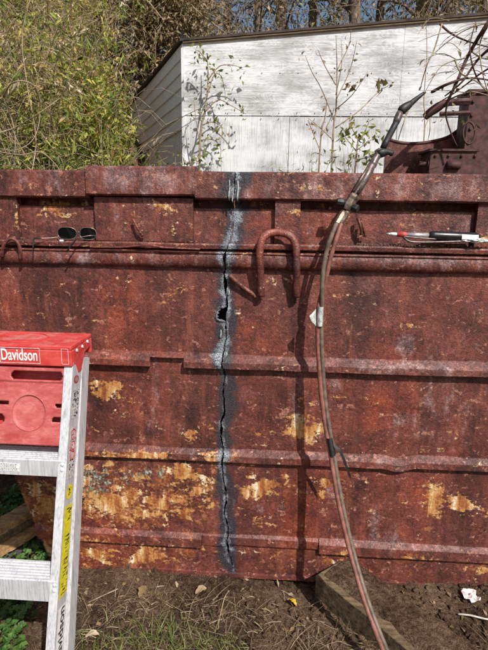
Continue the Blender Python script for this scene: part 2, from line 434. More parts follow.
def build_ground():
    n = 460
    u = np.linspace(-1, 1, n)
    xs = 0.8 * np.sinh(6.2 * u); ys = 0.8 * np.sinh(6.2 * u) - 0.35
    X, Y = np.meshgrid(xs, ys)
    Z = ground_h(X, Y)
    V = np.stack([X.ravel(), Y.ravel(), Z.ravel()], 1)
    me = gridmesh('ground', V, n, n)
    o = link('ground', me, M['soil'], None, 'structure', True)
def gridmesh(name, V, rows, cols, flip=False):
    me = bpy.data.meshes.new(name)
    i = np.arange((rows - 1) * (cols - 1))
    r = i // (cols - 1); c = i % (cols - 1)
    a = r * cols + c
    F = np.stack([a, a + 1, a + cols + 1, a + cols], 1)
    if flip: F = F[:, ::-1]
    F = F.astype(np.int32)
    me.vertices.add(len(V)); me.vertices.foreach_set('co', V.astype(np.float32).ravel())
    me.loops.add(F.size); me.loops.foreach_set('vertex_index', F.ravel())
    me.polygons.add(len(F)); me.polygons.foreach_set('loop_start', np.arange(0, F.size, 4, dtype=np.int32))
    me.update(calc_edges=True)
    return me
build_ground()

# ------------------------------------------------------------------ leaves, blades
def leafmesh(name, P, D, N, L, Wd, tint, fold=0.25, droop=0.15):
    """five-vertex folded leaves; P base, D direction, N normal, L length, Wd width (numpy)"""
    P = np.asarray(P, float); k = len(P)
    D = D / np.linalg.norm(D, axis=1, keepdims=True)
    S = np.cross(D, N); S /= (np.linalg.norm(S, axis=1, keepdims=True) + 1e-9)
    U = np.cross(S, D)
    L = L[:, None]; Wd = Wd[:, None]
    mid = P + D * L * 0.45
    v = np.stack([P, mid - S * Wd / 2 + U * Wd * fold, mid, mid + S * Wd / 2 + U * Wd * fold, P + D * L - U * L * droop], 1).reshape(-1, 3)
    b = np.arange(k)[:, None] * 5
    F = np.concatenate([b + np.array([[0, 2, 1]]), b + np.array([[0, 3, 2]]), b + np.array([[1, 2, 4]]), b + np.array([[2, 3, 4]])], 1).reshape(-1, 3).astype(np.int32)
    me = bpy.data.meshes.new(name)
    me.vertices.add(len(v)); me.vertices.foreach_set('co', v.astype(np.float32).ravel())
    me.loops.add(F.size); me.loops.foreach_set('vertex_index', F.ravel())
    me.polygons.add(len(F)); me.polygons.foreach_set('loop_start', np.arange(0, F.size, 3, dtype=np.int32))
    me.update(calc_edges=True)
    a = me.attributes.new('tint', 'FLOAT', 'POINT')
    a.data.foreach_set('value', np.repeat(np.clip(tint, 0, 1), 5).astype(np.float32))
    return me
def rdir(k, zb=0.0):
    d = rng.normal(size=(k, 3)); d[:, 2] += zb
    return d / np.linalg.norm(d, axis=1, keepdims=True)
def blademesh(name, P, D, L, Wd, bend, tint, seg=4):
    """curved tapering grass blades"""
    k = len(P)
    D = D / np.linalg.norm(D, axis=1, keepdims=True)
    side = np.cross(D, rdir(k)); side /= np.linalg.norm(side, axis=1, keepdims=True)
    B = rdir(k) * bend[:, None]
    rows = []
    for i in range(seg + 1):
        t = i / seg
        c = P + D * (L * t)[:, None] + (B + np.array([0, 0, -0.35])) * (L * t * t)[:, None]
        w = Wd * (1 - t ** 2 * 0.92)
        rows += [c - side * w[:, None] / 2, c + side * w[:, None] / 2]
    v = np.stack(rows, 1).reshape(-1, 3)
    nv = 2 * (seg + 1)
    b = np.arange(k)[:, None] * nv
    F = np.concatenate([b + np.array([[2 * i, 2 * i + 1, 2 * i + 3, 2 * i + 2]]) for i in range(seg)], 1).reshape(-1, 4).astype(np.int32)
    me = bpy.data.meshes.new(name)
    me.vertices.add(len(v)); me.vertices.foreach_set('co', v.astype(np.float32).ravel())
    me.loops.add(F.size); me.loops.foreach_set('vertex_index', F.ravel())
    me.polygons.add(len(F)); me.polygons.foreach_set('loop_start', np.arange(0, F.size, 4, dtype=np.int32))
    me.update(calc_edges=True)
    a = me.attributes.new('tint', 'FLOAT', 'POINT')
    a.data.foreach_set('value', np.repeat(np.clip(tint, 0, 1), nv).astype(np.float32))
    return me

# ------------------------------------------------------------------ shed
SHY = 4.3
def build_shed():
    A = at(183, 43, SHY); B = at(488, 17, SHY)
    base = 1.15
    root = empty('shed', (A.x + 1.5, SHY + 1.0, gz(A.x + 1.5, SHY + 1.0)), 'weathered white plywood shed with sloping roof behind the rusty container', 'shed')
    slope = (B.z - A.z) / (B.x - A.x)
    top = lambda x: A.z + slope * (x - A.x)
    xr = A.x + 6.6
    zs = at(250, 116, SHY).z
    # upper row: long plywood sheets
    x = A.x
    first = True
    while x < xr - 0.01:
        w = 2.44
        first = False
        x1 = min(x + w, xr)
        g = 0.0012; y0 = SHY + random.uniform(-0.003, 0.003)
        q = lambda y: [(x + g, y, zs + 0.004), (x1 - g, y, zs + 0.004), (x1 - g, y, top(x1)), (x + g, y, top(x))]
        MB().hexa(q(y0), q(y0 + 0.018)).build('plywood_sheet', M['ply_h'], root)
        x = x1
    # lower row: vertical panels
    x = A.x
    k = 0
    while x < xr - 0.01:
        x1 = min(x + 1.22, xr)
        g = 0.003; y0 = SHY + 0.008 + random.uniform(-0.003, 0.003)
        q = lambda y: [(x + g, y, base - 0.1), (x1 - g, y, base - 0.1), (x1 - g, y, zs - 0.004), (x + g, y, zs - 0.004)]
        MB().hexa(q(y0), q(y0 + 0.018)).build('siding_panel', M['ply_v'], root)
        x = x1; k += 1
    for row_z in (zs + .03, zs + .45, zs - .03):
        for k_ in range(30):
            xx = A.x + .08 + k_ * .203
            if xx < xr - .1:
                MB().tube([Vector((xx, SHY - .0045, row_z)), Vector((xx, SHY - .002, row_z))], .006, 6).build('nail_head', M['darkrust'], root)
    # side wall running back to the left
    C = atz(130, 107, A.z)
    sd = Vector((C.x - A.x, C.y - A.y, 0)); sl = sd.length; sd.normalize()
    nrm = Vector((sd.y, -sd.x, 0))
    if nrm.x > 0: nrm = -nrm
    O = Vector((A.x - 0.004, SHY + 0.005, 0))
    zlow = at(186, 129, SHY).z
    n = 6
    h = (A.z - zlow) / n
    sl2 = sl * 1.25
    for i in range(n):
        z0 = zlow + i * h; z1 = z0 + h + 0.012
        z1 = min(z1, A.z)
        o0, o1 = 0.020, 0.004
        wob = random.uniform(-0.004, 0.004)
        q0 = [O + nrm * o0 + Vector((0, 0, z0 + wob)), O + sd * sl2 + nrm * o0 + Vector((0, 0, z0 - wob)), O + sd * sl2 + nrm * o1 + Vector((0, 0, z1)), O + nrm * o1 + Vector((0, 0, z1))]
        q1 = [p - nrm * 0.016 for p in q0]
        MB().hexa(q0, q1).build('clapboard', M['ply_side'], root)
    x = 0.0
    while x < sl2 - 0.05:
        x1 = min(x + 1.22, sl2)
        q0 = [O + sd * (x + .003) + Vector((0, 0, base - 0.1)), O + sd * (x1 - .003) + Vector((0, 0, base - 0.1)), O + sd * (x1 - .003) + Vector((0, 0, zlow)), O + sd * (x + .003) + Vector((0, 0, zlow))]
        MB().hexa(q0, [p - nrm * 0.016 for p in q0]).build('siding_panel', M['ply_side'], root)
        x = x1
    MB().box((A.x - 0.006, SHY - 0.004, (base + A.z) / 2 - 0.03), (0.028, 0.03, A.z - base - 0.05)).build('corner_trim', M['ply_v'], root)
    # roof slab following both edges
    t = 0.014
    pts = [A + Vector((-0.03, -0.035, 0.012)), Vector((xr + 0.1, SHY - 0.035, top(xr + 0.1) + 0.012)),
           Vector((xr + 0.1, SHY + 3.2, top(xr + 0.1) + 0.012)), Vector((A.x, A.y, A.z)) + sd * sl2 + nrm * 0.06 + Vector((0, 0, 0.012))]
    rf = MB().hexa(pts, [p + Vector((0, 0, t)) for p in pts]).build('roof', M['roofing'], root)
    p2 = [p + Vector((0.0, 0.02 if i < 2 else -0.02, t + 0.002)) for i, p in enumerate(pts)]
    MB().hexa(p2, [p + Vector((0, 0, 0.012 + 0.004 * (p.x % 1))) for p in p2]).build('roofing_felt', M['roofing'], rf)
    # worn plank fascia under the front edge
    MB().hexa([(A.x, SHY - 0.028, A.z - 0.008), (xr, SHY - 0.028, top(xr) - 0.008), (xr, SHY - 0.004, top(xr) - 0.008), (A.x, SHY - 0.004, A.z - 0.008)],
              [(A.x, SHY - 0.028, A.z + 0.008), (xr, SHY - 0.028, top(xr) + 0.008), (xr, SHY - 0.004, top(xr) + 0.008), (A.x, SHY - 0.004, A.z + 0.008)]).build('fascia', M['plank'], root)
    return A, C
SHED_A, SHED_C = build_shed()

# ------------------------------------------------------------------ container (open-topped rusty bin)
CUT_PX = [(235, 166), (235, 185), (233.5, 198), (233, 215), (231.5, 235), (229, 245), (225.5, 254), (225, 270), (224.5, 283), (226.5, 298), (226, 318), (226, 340), (224, 350), (222, 362), (224.5, 376), (223.5, 395), (225, 410), (221, 422), (222, 440), (223.5, 452), (222, 462), (223.5, 478), (226, 498), (225, 515), (228, 527), (227, 541), (229, 553), (231.5, 563), (232, 569)]
GAP_PX = [(166, 1.0), (200, 1.2), (236, 0.8), (246, 2.0), (256, 3.0), (275, 2.6), (284, 4.5), (292, 2.2), (306, 1.6), (330, 1.6), (348, 1.6), (362, 2.6), (380, 2.0), (400, 1.5), (420, 2.4), (432, 3.0), (446, 1.4), (470, 1.8), (500, 2.2), (520, 1.8), (540, 2.4), (556, 2.0), (564, 1.2), (569, 0.2)]
_cz = np.array([at(x, y, 0).z for x, y in CUT_PX])[::-1]
_cx = np.array([at(x, y, 0).x for x, y in CUT_PX])[::-1]
_gz = np.array([at(228, y, 0).z for y, g in GAP_PX])[::-1]
_gg = np.array([g * 0.0036 for y, g in GAP_PX])[::-1]
def cut_x(z):
    z = np.asarray(z, float)
    return np.interp(z, _cz, _cx) + 0.0050 * npnoise(z * 1.0, z * 0 + 3, 11, 36, 4) + 0.0016 * npnoise(z * 1.0, z * 0 + 5, 13, 160, 2)
def cut_g(z):
    z = np.asarray(z, float)
    return np.interp(z, _gz, _gg) * (0.75 + 0.8 * npnoise(z, z * 0 + 9, 12, 70, 3))
ZT = lambda py, Y=0.0, px=232: at(px, py, Y).z
YR, YF, YL = 0.016, -0.016, -0.028       # recess, rim face, ledge lip
z_rimtop, z_rimbot = ZT(171.5, YF), ZT(200, YF)
z_led, z_ledb = ZT(243.5, YL), ZT(249, YL)
z_tub1 = ZT(269.5, -0.028)
z_r1t, z_r1b = ZT(353, 0), ZT(369, -0.022)
z_r2t, z_r2b = ZT(448, 0), ZT(462, -0.016)
z_r3t, z_r3b = ZT(533, 0), ZT(549, -0.014)
z_bot = ZT(575, 0)
e0 = at(15, 478, 0); e1 = at(50, 560, 0)
def x_left(z):
    return e0.x + (np.asarray(z, float) - e0.z) * (e1.x - e0.x) / (e1.z - e0.z)
X_RIGHT = 3.0

# wear: (px, py, rx, ry, amount) given at the place on the steel where the mark sits
WEAR = {'paint': [(120, 495, 60, 26, .50), (110, 502, 24, 12, .9), (140, 512, 40, 8, .7), (185, 505, 34, 16, .52), (205, 485, 16, 14, .6), (150, 556, 20, 8, .8), (105, 556, 20, 6, .6), (250, 492, 16, 10, .7), (303, 428, 24, 14, .85), (20, 500, 20, 20, .5), (110, 470, 40, 8, .55), (170, 500, 60, 18, .55), (125, 510, 60, 14, .62), (60, 548, 40, 12, .5), (210, 455, 24, 6, .4), (270, 432, 12, 8, .5), (300, 486, 70, 14, .42), (270, 560, 30, 10, .3), (230, 520, 60, 8, .2), (62, 208, 30, 10, .62), (120, 215, 10, 12, .25), (165, 210, 14, 8, .60), (142, 208, 30, 12, .25), (105, 392, 20, 10, .72), (123, 412, 12, 4, .45), (190, 432, 13, 10, .62), (150, 428, 20, 8, .2),
                  (130, 452, 70, 5, .62), (200, 478, 16, 10, .60), (180, 472, 16, 9, .72), (100, 500, 28, 17, .82), (150, 505, 40, 13, .62), (120, 480, 30, 10, .45), (200, 500, 22, 20, .45), (215, 480, 10, 16, .5),
                  (100, 555, 25, 8, .55), (150, 552, 14, 10, .80), (90, 565, 10, 8, .35), (40, 487, 24, 14, .55), (48, 505, 20, 18, .75), (130, 548, 70, 7, .42),
                  (300, 430, 26, 12, .85), (280, 434, 12, 7, .5), (258, 488, 18, 11, .75), (290, 490, 20, 12, .55), (322, 490, 8, 12, .7), (435, 500, 10, 22, .90), (460, 503, 30, 9, .86), (482, 512, 14, 9, .75),
                  (335, 565, 20, 12, .5), (420, 560, 40, 10, .3), (475, 570, 20, 8, .35), (370, 395, 40, 30, .06), (418, 180, 8, 8, .1), (315, 186, 22, 9, .38), (300, 215, 14, 12, .34), (20, 214, 16, 14, .28), (75, 184, 18, 9, .36), (30, 188, 12, 8, .2), (325, 215, 25, 14, .2), (380, 195, 30, 4, .2), (440, 215, 40, 14, .18), (405, 425, 60, 40, .04), (70, 540, 40, 14, .3)],
        'green': [(95, 478, 26, 14, .50), (130, 476, 22, 12, .42), (160, 473, 8, 6, .6), (146, 472, 10, 6, .5), (300, 418, 10, 14, .30), (96, 489, 20, 7, .5)],
        'orange': [(150, 500, 130, 80, .40), (110, 300, 60, 60, .18), (100, 560, 120, 30, .45), (300, 560, 80, 25, .34), (440, 560, 80, 24, .34), (130, 215, 70, 30, .20), (310, 190, 40, 26, .24), (80, 320, 20, 20, .2), (140, 390, 60, 40, .22), (278, 265, 30, 40, .18), (420, 300, 60, 40, .02), (30, 500, 40, 60, .5), (60, 215, 30, 24, .3), (280, 455, 60, 30, .18), (470, 475, 30, 12, .2)],
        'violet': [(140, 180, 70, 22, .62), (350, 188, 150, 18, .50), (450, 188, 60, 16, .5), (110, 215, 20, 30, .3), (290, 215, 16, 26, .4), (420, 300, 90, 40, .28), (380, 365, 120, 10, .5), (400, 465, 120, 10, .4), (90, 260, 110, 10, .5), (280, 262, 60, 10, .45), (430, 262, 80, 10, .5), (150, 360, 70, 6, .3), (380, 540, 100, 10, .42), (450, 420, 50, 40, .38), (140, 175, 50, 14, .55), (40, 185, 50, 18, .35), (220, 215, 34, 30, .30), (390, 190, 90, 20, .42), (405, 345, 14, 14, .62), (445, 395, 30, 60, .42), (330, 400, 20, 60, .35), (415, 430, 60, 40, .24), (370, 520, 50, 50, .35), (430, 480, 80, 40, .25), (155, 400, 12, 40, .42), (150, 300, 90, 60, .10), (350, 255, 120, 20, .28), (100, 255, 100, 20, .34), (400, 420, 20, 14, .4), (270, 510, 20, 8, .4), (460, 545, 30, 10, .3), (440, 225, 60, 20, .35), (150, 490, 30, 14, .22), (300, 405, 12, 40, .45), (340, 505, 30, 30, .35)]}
WEARW = {}
for kx, lst in WEAR.items():
    WEARW[kx] = []
    for px, py, rx, ry, a in lst:
        p = at(px, py, 0); q = at(px + rx, py, 0); s_ = at(px, py + ry, 0)
        WEARW[kx].append((p.x, p.z, abs(q.x - p.x), abs(s_.z - p.z), a))
SOOT_Z = [(166, .050), (185, .065), (198, .055), (215, .06), (235, .05), (250, .030), (300, .030), (315, .036), (345, .034), (365, .034), (400, .042), (440, .040), (462, .044), (490, .046), (525, .052), (550, .062), (569, .05)]
ASH_Z = [(166, .014), (180, .024), (196, .026), (202, .018), (215, .030), (235, .022), (250, .032), (280, .024), (300, .024), (318, .032), (334, .018), (350, .040), (362, .022), (380, .014), (400, .012), (440, .016), (455, .034), (468, .016), (500, .012), (530, .018), (545, .034), (558, .014), (569, .012)]
_sz = np.array([at(228, y, 0).z for y, g in SOOT_Z])[::-1]; _sw = np.array([g for y, g in SOOT_Z])[::-1]
_az = np.array([at(228, y, 0).z for y, g in ASH_Z])[::-1]; _aw = np.array([g for y, g in ASH_Z])[::-1]
def rust_attrs(me, V, burn=True):
    x = V[:, 0]; z = V[:, 2]
    for kx, lst in WEARW.items():
        a = np.zeros(len(V))
        for cx, cz, sx, sz, amp in lst:
            a = np.maximum(a, amp * np.exp(-(((x - cx) / sx) ** 2 + ((z - cz) / sz) ** 2) * 0.8))
        at_ = me.attributes.new(kx, 'FLOAT', 'POINT'); at_.data.foreach_set('value', a.astype(np.float32))
    d = np.abs(x - np.interp(z, _cz, _cx))
    low = sstep(z_bot - 0.01, z_bot + 0.03, z)
    sgn = np.where(x > np.interp(z, _cz, _cx), 1.0, 0.0)
    wv = 0.85 + 0.75 * npnoise(z, sgn * 7.3 + 2, 17, 9, 3) + 0.3 * sgn * sstep(z_r2t - .1, z_r2t + .1, z)
    soot = np.exp(-(d / (np.interp(z, _sz, _sw) * np.clip(wv, .35, 1.9))) ** 2) * low * (1 if burn else 0)
    ash = np.exp(-(d / (np.interp(z, _az, _aw) * np.clip(0.95 + 0.8 * npnoise(z, sgn * 5.1 + 3, 18, 14, 3), .3, 1.8))) ** 2) * low * (1 if burn else 0) * np.interp(z, _az, np.clip((_aw - .004) / .016, .55, 1.0))
    ash = ash * (0.55 + 0.45 * sstep(0.001, 0.008, d))
    hp = at(222, 315, 0)
    dh = np.hypot((x - hp.x) / 1.0, (z - hp.z) / 1.6)
    if burn: ash = np.maximum(ash, np.exp(-(dh / 0.030) ** 2))
    for kx, a in (('soot', soot), ('ash', ash)):
        at_ = me.attributes.new(kx, 'FLOAT', 'POINT'); at_.data.foreach_set('value', a.astype(np.float32))

BIN = empty('rusty_container', (0.7, 1.2, 0.0), 'rusty open steel container with a jagged torch cut down its side', 'container')

def dents(x, z, amp=1.0):
    return amp * (0.004 * npnoise(x, z, 21, 3.0, 3) + 0.0012 * npnoise(x, z, 22, 22, 3))

def cutcols(side, z, n, xa):
    """x of n columns for each z, from the end xa(z) to the lips of the cut, fine beside the cut"""
    t = np.linspace(0, 1, n) ** 1.7
    c = cut_x(z); g = np.maximum(cut_g(z), 0.0)
    if side < 0:
        xc = c - g / 2; xe = xa(z); return xc[:, None] + (xe - xc)[:, None] * t[None, :]
    xc = c + g / 2; xe = np.full_like(z, xa) if not callable(xa) else xa(z)
    return xc[:, None] + (xe - xc)[:, None] * t[None, :]

def build_panels():
    z = np.arange(z_bot, z_rimtop - 0.012, 0.0036)
    hole = at(222, 315, 0)
    for side in (-1, 1):
        n = 230
        X = cutcols(side, z, n, (lambda q: np.maximum(x_left(q), -1.75)) if side < 0 else 1.25)
        if side > 0:
            X = np.concatenate([X, np.full((len(z), 1), 2.0), np.full((len(z), 1), X_RIGHT)], 1)
        Z = np.repeat(z[:, None], X.shape[1], 1)
        if side < 0:   # the burned hole bites into the left lip
            hh = 0.026 * (1 + 0.15 * npnoise(z, z * 0, 33, 150, 2))
            bite = (0.030 + 0.004 * npnoise(z, z * 0 + 5, 34, 120, 2)) * np.clip(1 - np.abs((z - hole.z) / hh) ** 3.0, 0, 1) ** 0.6
            w = np.exp(-np.linspace(0, 9, X.shape[1]))[None, :]
            X = X - bite[:, None] * w
        Y = np.where(Z > z_led - 0.006, YR, 0.0) + np.where((Z > z_rimbot - 0.027), 0.060, 0.0) + dents(X, Z)  # sheet stepped back under the rim to deepen the shadow band
        V = np.stack([X.ravel(), Y.ravel(), Z.ravel()], 1)
        me = gridmesh('wall_panel', V, len(z), X.shape[1], flip=(side < 0))
        rust_attrs(me, V)
        o = link('wall_panel', me, M['rust'], BIN, None, True)
        s = o.modifiers.new('thick', 'SOLIDIFY'); s.thickness = 0.007; s.offset = -1
build_panels()

def extr(name, prof, x0, x1, mat=None, dx=0.006, wob=0.003, seed=40, parent=None, close_ends=True, zoff=None, step=0.004, burn=True, dent=1.0):
    """sweep a (y,z) profile along X; x0/x1 are numbers or functions of z; dense grid so dents and wear can sit on it"""
    P = [Vector((0, y, z)) for y, z in prof]
    pr = []
    for i in range(len(P) - 1):
        k = max(1, int((P[i + 1] - P[i]).length / step))
        for j in range(k): pr.append(P[i].lerp(P[i + 1], j / k))
    pr.append(P[-1])
    pz = np.array([p.z for p in pr]); py = np.array([p.y for p in pr])
    f0 = x0(pz) if callable(x0) else np.full(len(pz), float(x0))
    f1 = x1(pz) if callable(x1) else np.full(len(pz), float(x1))
    n = max(3, int(abs(np.mean(f1 - f0)) / dx))
    t = np.linspace(0, 1, n)
    X = f0[:, None] + (f1 - f0)[:, None] * t[None, :]
    Z = np.repeat(pz[:, None], n, 1); Y = np.repeat(py[:, None], n, 1)
    Y = Y + wob * npnoise(X, Z * 0 + seed, seed, 2.5, 3) + dent * 0.0012 * npnoise(X, Z, seed + 1, 30, 3)
    Z = Z + wob * 0.8 * npnoise(X, Z * 0 + seed, seed + 2, 4, 4)
    if zoff is not None: Z = Z + zoff(X)
    V = np.stack([X.ravel(), Y.ravel(), Z.ravel()], 1)
    me = gridmesh(name, V, len(pz), n)
    if close_ends:
        import bmesh
        bm = bmesh.new(); bm.from_mesh(me); bm.verts.ensure_lookup_table()
        for c in (0, n - 1):
            try: bm.faces.new([bm.verts[r * n + c] for r in range(len(pz))])
            except ValueError: pass
        bm.to_mesh(me); bm.free()
    rust_attrs(me, V, burn)
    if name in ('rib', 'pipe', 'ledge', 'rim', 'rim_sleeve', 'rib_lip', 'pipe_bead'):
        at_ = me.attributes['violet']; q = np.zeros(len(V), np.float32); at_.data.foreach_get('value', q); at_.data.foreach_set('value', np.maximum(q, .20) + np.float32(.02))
    return link(name, me, mat or M['rust'], parent or BIN, None, True)
cl = lambda z: cut_x(z) - np.maximum(cut_g(z), 0.0004) / 2
cr = lambda z: cut_x(z) + np.maximum(cut_g(z), 0.0004) / 2
XL_ = lambda z: np.maximum(x_left(z) + 0.003, -1.74)
def sharp(o, ang=35):
    m = o.modifiers.new('split', 'EDGE_SPLIT'); m.split_angle = R(ang)
    return o

# horizontal ribs
def rib_prof(zt, zb, d):
    return [(0.004, zt), (-d * 0.15, zt - 0.006), (-d, zt - 0.006 - d * .9), (-d * 1.05, zb + 0.002), (-d * 0.95, zb), (0.004, zb + 0.002)]
xn0, xn1 = at(150, 365, -.02).x, at(184, 362, -.02).x
p1 = rib_prof(z_r1t, z_r1b, 0.027)
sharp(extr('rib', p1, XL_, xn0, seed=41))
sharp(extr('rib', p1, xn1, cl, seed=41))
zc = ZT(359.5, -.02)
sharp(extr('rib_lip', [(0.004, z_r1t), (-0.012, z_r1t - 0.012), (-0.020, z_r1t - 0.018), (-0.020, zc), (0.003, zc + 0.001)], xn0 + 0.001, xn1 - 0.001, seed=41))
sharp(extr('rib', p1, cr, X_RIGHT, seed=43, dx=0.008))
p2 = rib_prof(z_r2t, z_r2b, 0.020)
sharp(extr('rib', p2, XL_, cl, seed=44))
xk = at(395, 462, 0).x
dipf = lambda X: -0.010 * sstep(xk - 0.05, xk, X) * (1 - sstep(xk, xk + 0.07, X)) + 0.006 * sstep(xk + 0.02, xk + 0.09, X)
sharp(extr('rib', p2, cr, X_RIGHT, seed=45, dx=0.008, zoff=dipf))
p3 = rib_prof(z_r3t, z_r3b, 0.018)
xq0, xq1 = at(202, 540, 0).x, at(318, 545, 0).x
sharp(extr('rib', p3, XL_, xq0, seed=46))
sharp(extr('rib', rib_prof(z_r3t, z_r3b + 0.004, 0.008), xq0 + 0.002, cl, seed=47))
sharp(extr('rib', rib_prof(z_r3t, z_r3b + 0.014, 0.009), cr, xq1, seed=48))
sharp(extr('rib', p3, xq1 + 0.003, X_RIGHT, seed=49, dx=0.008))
# thin bottom flange
pb = [(0.002, z_bot + 0.014), (-0.006, z_bot + 0.012), (-0.007, z_bot - 0.004), (0.012, z_bot - 0.005)]
sharp(extr('bottom_flange', pb, lambda z: x_left(z) + 0.004, X_RIGHT, seed=50, dx=0.01))
# ledge and pipe below it
pl = [(YR, z_led), (YL, z_led - 0.001), (YL - 0.003, z_led - 0.006), (YL - 0.001, z_ledb), (0.004, z_ledb - 0.001)]
sharp(extr('ledge', pl, XL_, cl, seed=51))
sharp(extr('ledge', pl, cr, X_RIGHT, seed=52, dx=0.008))
rc = (z_ledb - 0.006 - z_tub1) / 2; zc_t = z_tub1 + rc
pt = [(-0.004 - 0.022 * math.sin(a), zc_t + rc * math.cos(a)) for a in np.linspace(0, math.pi, 15)]
pt = [(0.004, pt[0][1])] + pt + [(0.004, pt[-1][1])]
extr('pipe', pt, XL_, cl, seed=53, wob=0.002)
extr('pipe', pt, cr, X_RIGHT, seed=54, dx=0.008, wob=0.002)
# raised bead along the pipe's top
pbd = [(-0.006, z_ledb - 0.008), (-0.023, z_ledb - 0.011), (-0.0270, z_ledb - 0.016), (-0.020, z_ledb - 0.022)]
extr('pipe_bead', pbd, XL_, cl, seed=55, wob=0.001, close_ends=False)
extr('pipe_bead', pbd, cr, X_RIGHT, seed=56, dx=0.01, wob=0.001, close_ends=False)
# top rim: left length, sleeve over the joint, right length
def rim_prof(zt, zb, yf, yb=0.055):
    return [(yb, zb), (yb, zt - 0.006), (yb - 0.006, zt), (yf + 0.008, zt), (yf, zt - 0.007), (yf - 0.002, zb + 0.006), (yf + 0.004, zb), (yb, zb)]
xa, xb = at(88, 180, YF).x, at(195, 180, YF).x
def close(o): return sharp(o, 40)
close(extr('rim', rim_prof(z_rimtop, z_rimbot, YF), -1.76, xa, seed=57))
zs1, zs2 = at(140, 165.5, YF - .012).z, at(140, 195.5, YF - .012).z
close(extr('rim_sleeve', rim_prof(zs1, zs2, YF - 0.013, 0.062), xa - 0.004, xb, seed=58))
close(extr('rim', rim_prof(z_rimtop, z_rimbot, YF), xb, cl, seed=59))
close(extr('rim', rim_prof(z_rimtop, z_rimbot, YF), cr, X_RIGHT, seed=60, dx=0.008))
# upright plates between ledge and rim
def plate(px0, px1, yf, dz0=0.0, seed=70):
    x0 = at(px0, 220, yf).x; x1 = at(px1, 220, yf).x
    zb, zt = z_led + 0.001, z_rimbot + 0.004
    o = extr('post', [(YR + 0.01, zt), (yf, zt), (yf, zb), (YR + 0.01, zb)], x0, x1, seed=seed, wob=0.001, dx=0.004)
    return sharp(o)
plate(-40, 18, -0.004, seed=71); plate(95, 193, -0.006, seed=72); plate(275, 300, -0.004, seed=73); plate(477, 530, -0.004, seed=74)
# short welded tab left of the cut and one behind the torch
def tab(px0, py0, px1, py1, w, y=0.0, name='welded_tab'):
    a = at(px0, py0, y); b = at(px1, py1, y)
    m = MB(); m.tube(spline([a, a.lerp(b, .5) + Vector((0, -0.008, 0)), b], 4), [w, w * 1.3] + [w] * 6 + [w * 1.8], 6)
    me = m.mesh(name); V = np.array(m.v); rust_attrs(me, V, False)
    link(name, me, M['rust'], BIN, None, True)
tab(133, 219, 143, 236, 0.004, -0.02)
tab(362, 222, 365, 236, 0.004, -0.004)
tab(358, 218, 362, 234, 0.005, -0.004)
# ---- hook bent from thick bar, its loose pin, small loop at the left
def rustbar(name, pts, rad, n=12):
    m = MB(); m.tube(pts, rad, n)
    me = m.mesh(name); V = np.array(m.v)
    V2 = V + 0.0012 * np.stack([npnoise(V[:, 0] + V[:, 1], V[:, 2], 80 + k, 60, 3) for k in range(3)], 1)
    me.vertices.foreach_set('co', V2.astype(np.float32).ravel())
    rust_attrs(me, V2, False)
    return link(name, me, M['rust'], BIN, None, True)
hk = [(261, 296, -.022), (260.5, 280, -.032), (260, 262, -.046), (260, 248, -.050), (262.5, 239, -.046), (269, 233.5, -.04), (278, 232.5, -.036), (287, 234.5, -.04), (293.5, 240, -.046), (296, 249, -.050), (296.5, 262, -.048), (296.5, 280, -.032), (296.5, 297, -.022)]
rustbar('bent_hook', spline([at(*p) for p in hk], 5), 0.0128)
rustbar('hook_pin', spline([at(229, 275, -.018), at(243, 287, -.014), at(257, 297, -.012)], 4), [0.0085] * 4 + [0.0075] * 5)
lp = [(2, 257, -.034), (3, 247, -.046), (7, 240.5, -.048), (13, 239, -.048), (18, 243, -.048), (20.5, 251, -.044), (20.5, 259, -.034)]
rustbar('welded_loop', spline([at(*p) for p in lp], 5), 0.0062, 8)
# lift in the ledge lip: the separated edge strip
a = at(112, 249, -.055); b = at(186, 250, -.055)
st = MB()
pp = [at(90, 247.0, -.036), at(120, 247.3, -.038), at(148, 245.2, -.042), at(165, 247.6, -.040), at(200, 249.2, -.036)]
st.tube(spline(pp, 6), 0.0035, 5); me = st.mesh('lifted_strip'); rust_attrs(me, np.array(st.v), False); link('lifted_strip', me, M['rust'], BIN, None, True)
# slag runs hanging from the cut at the rim
for (px, py, l, r_) in [(229.5, 180, .066, .0028), (238, 181, .066, .0034), (233, 188, .05, .002), (226.5, 352, .02, .004), (221, 330, .03, .0035), (229, 290, .02, .003)]:
    p = at(px, py, YF - .003 if py < 240 else -.001)
    m = MB(); m.tube([p, p + Vector((.001, -.002, -l * .4)), p + Vector((-.002, -.003, -l * .8)), p + Vector((0, 0, -l))], [r_ * .5, r_, r_ * 1.2, r_ * .3], 6)
    me = m.mesh('slag_run'); V = np.array(m.v); rust_attrs(me, V, True); link('slag_run', me, M['slag'], BIN, None, True)
# rest of the container
def rustbox(name, m):
    me = m.mesh(name); rust_attrs(me, np.array(m.v), False); return link(name, me, M['rust'], BIN)
zt = z_rimtop
rustbox('back_wall', MB().box((0.62, 2.32, (z_bot + zt) / 2), (4.76, 0.012, zt - z_bot)))
rustbox('floor', MB().hexa([(x_left(z_bot) + .01, 0.01, z_bot), (X_RIGHT, 0.01, z_bot), (X_RIGHT, 2.31, z_bot), (x_left(z_bot) + .01, 2.31, z_bot)],
                           [(x_left(z_bot) + .01, 0.01, z_bot + .012), (X_RIGHT, 0.01, z_bot + .012), (X_RIGHT, 2.31, z_bot + .012), (x_left(z_bot) + .01, 2.31, z_bot + .012)]))
rustbox('end_wall', MB().box((X_RIGHT + 0.006, 1.16, (z_bot + zt) / 2), (0.012, 2.3, zt - z_bot)))
xl0, xl1 = float(x_left(z_bot)), max(float(x_left(zt)), -1.75)
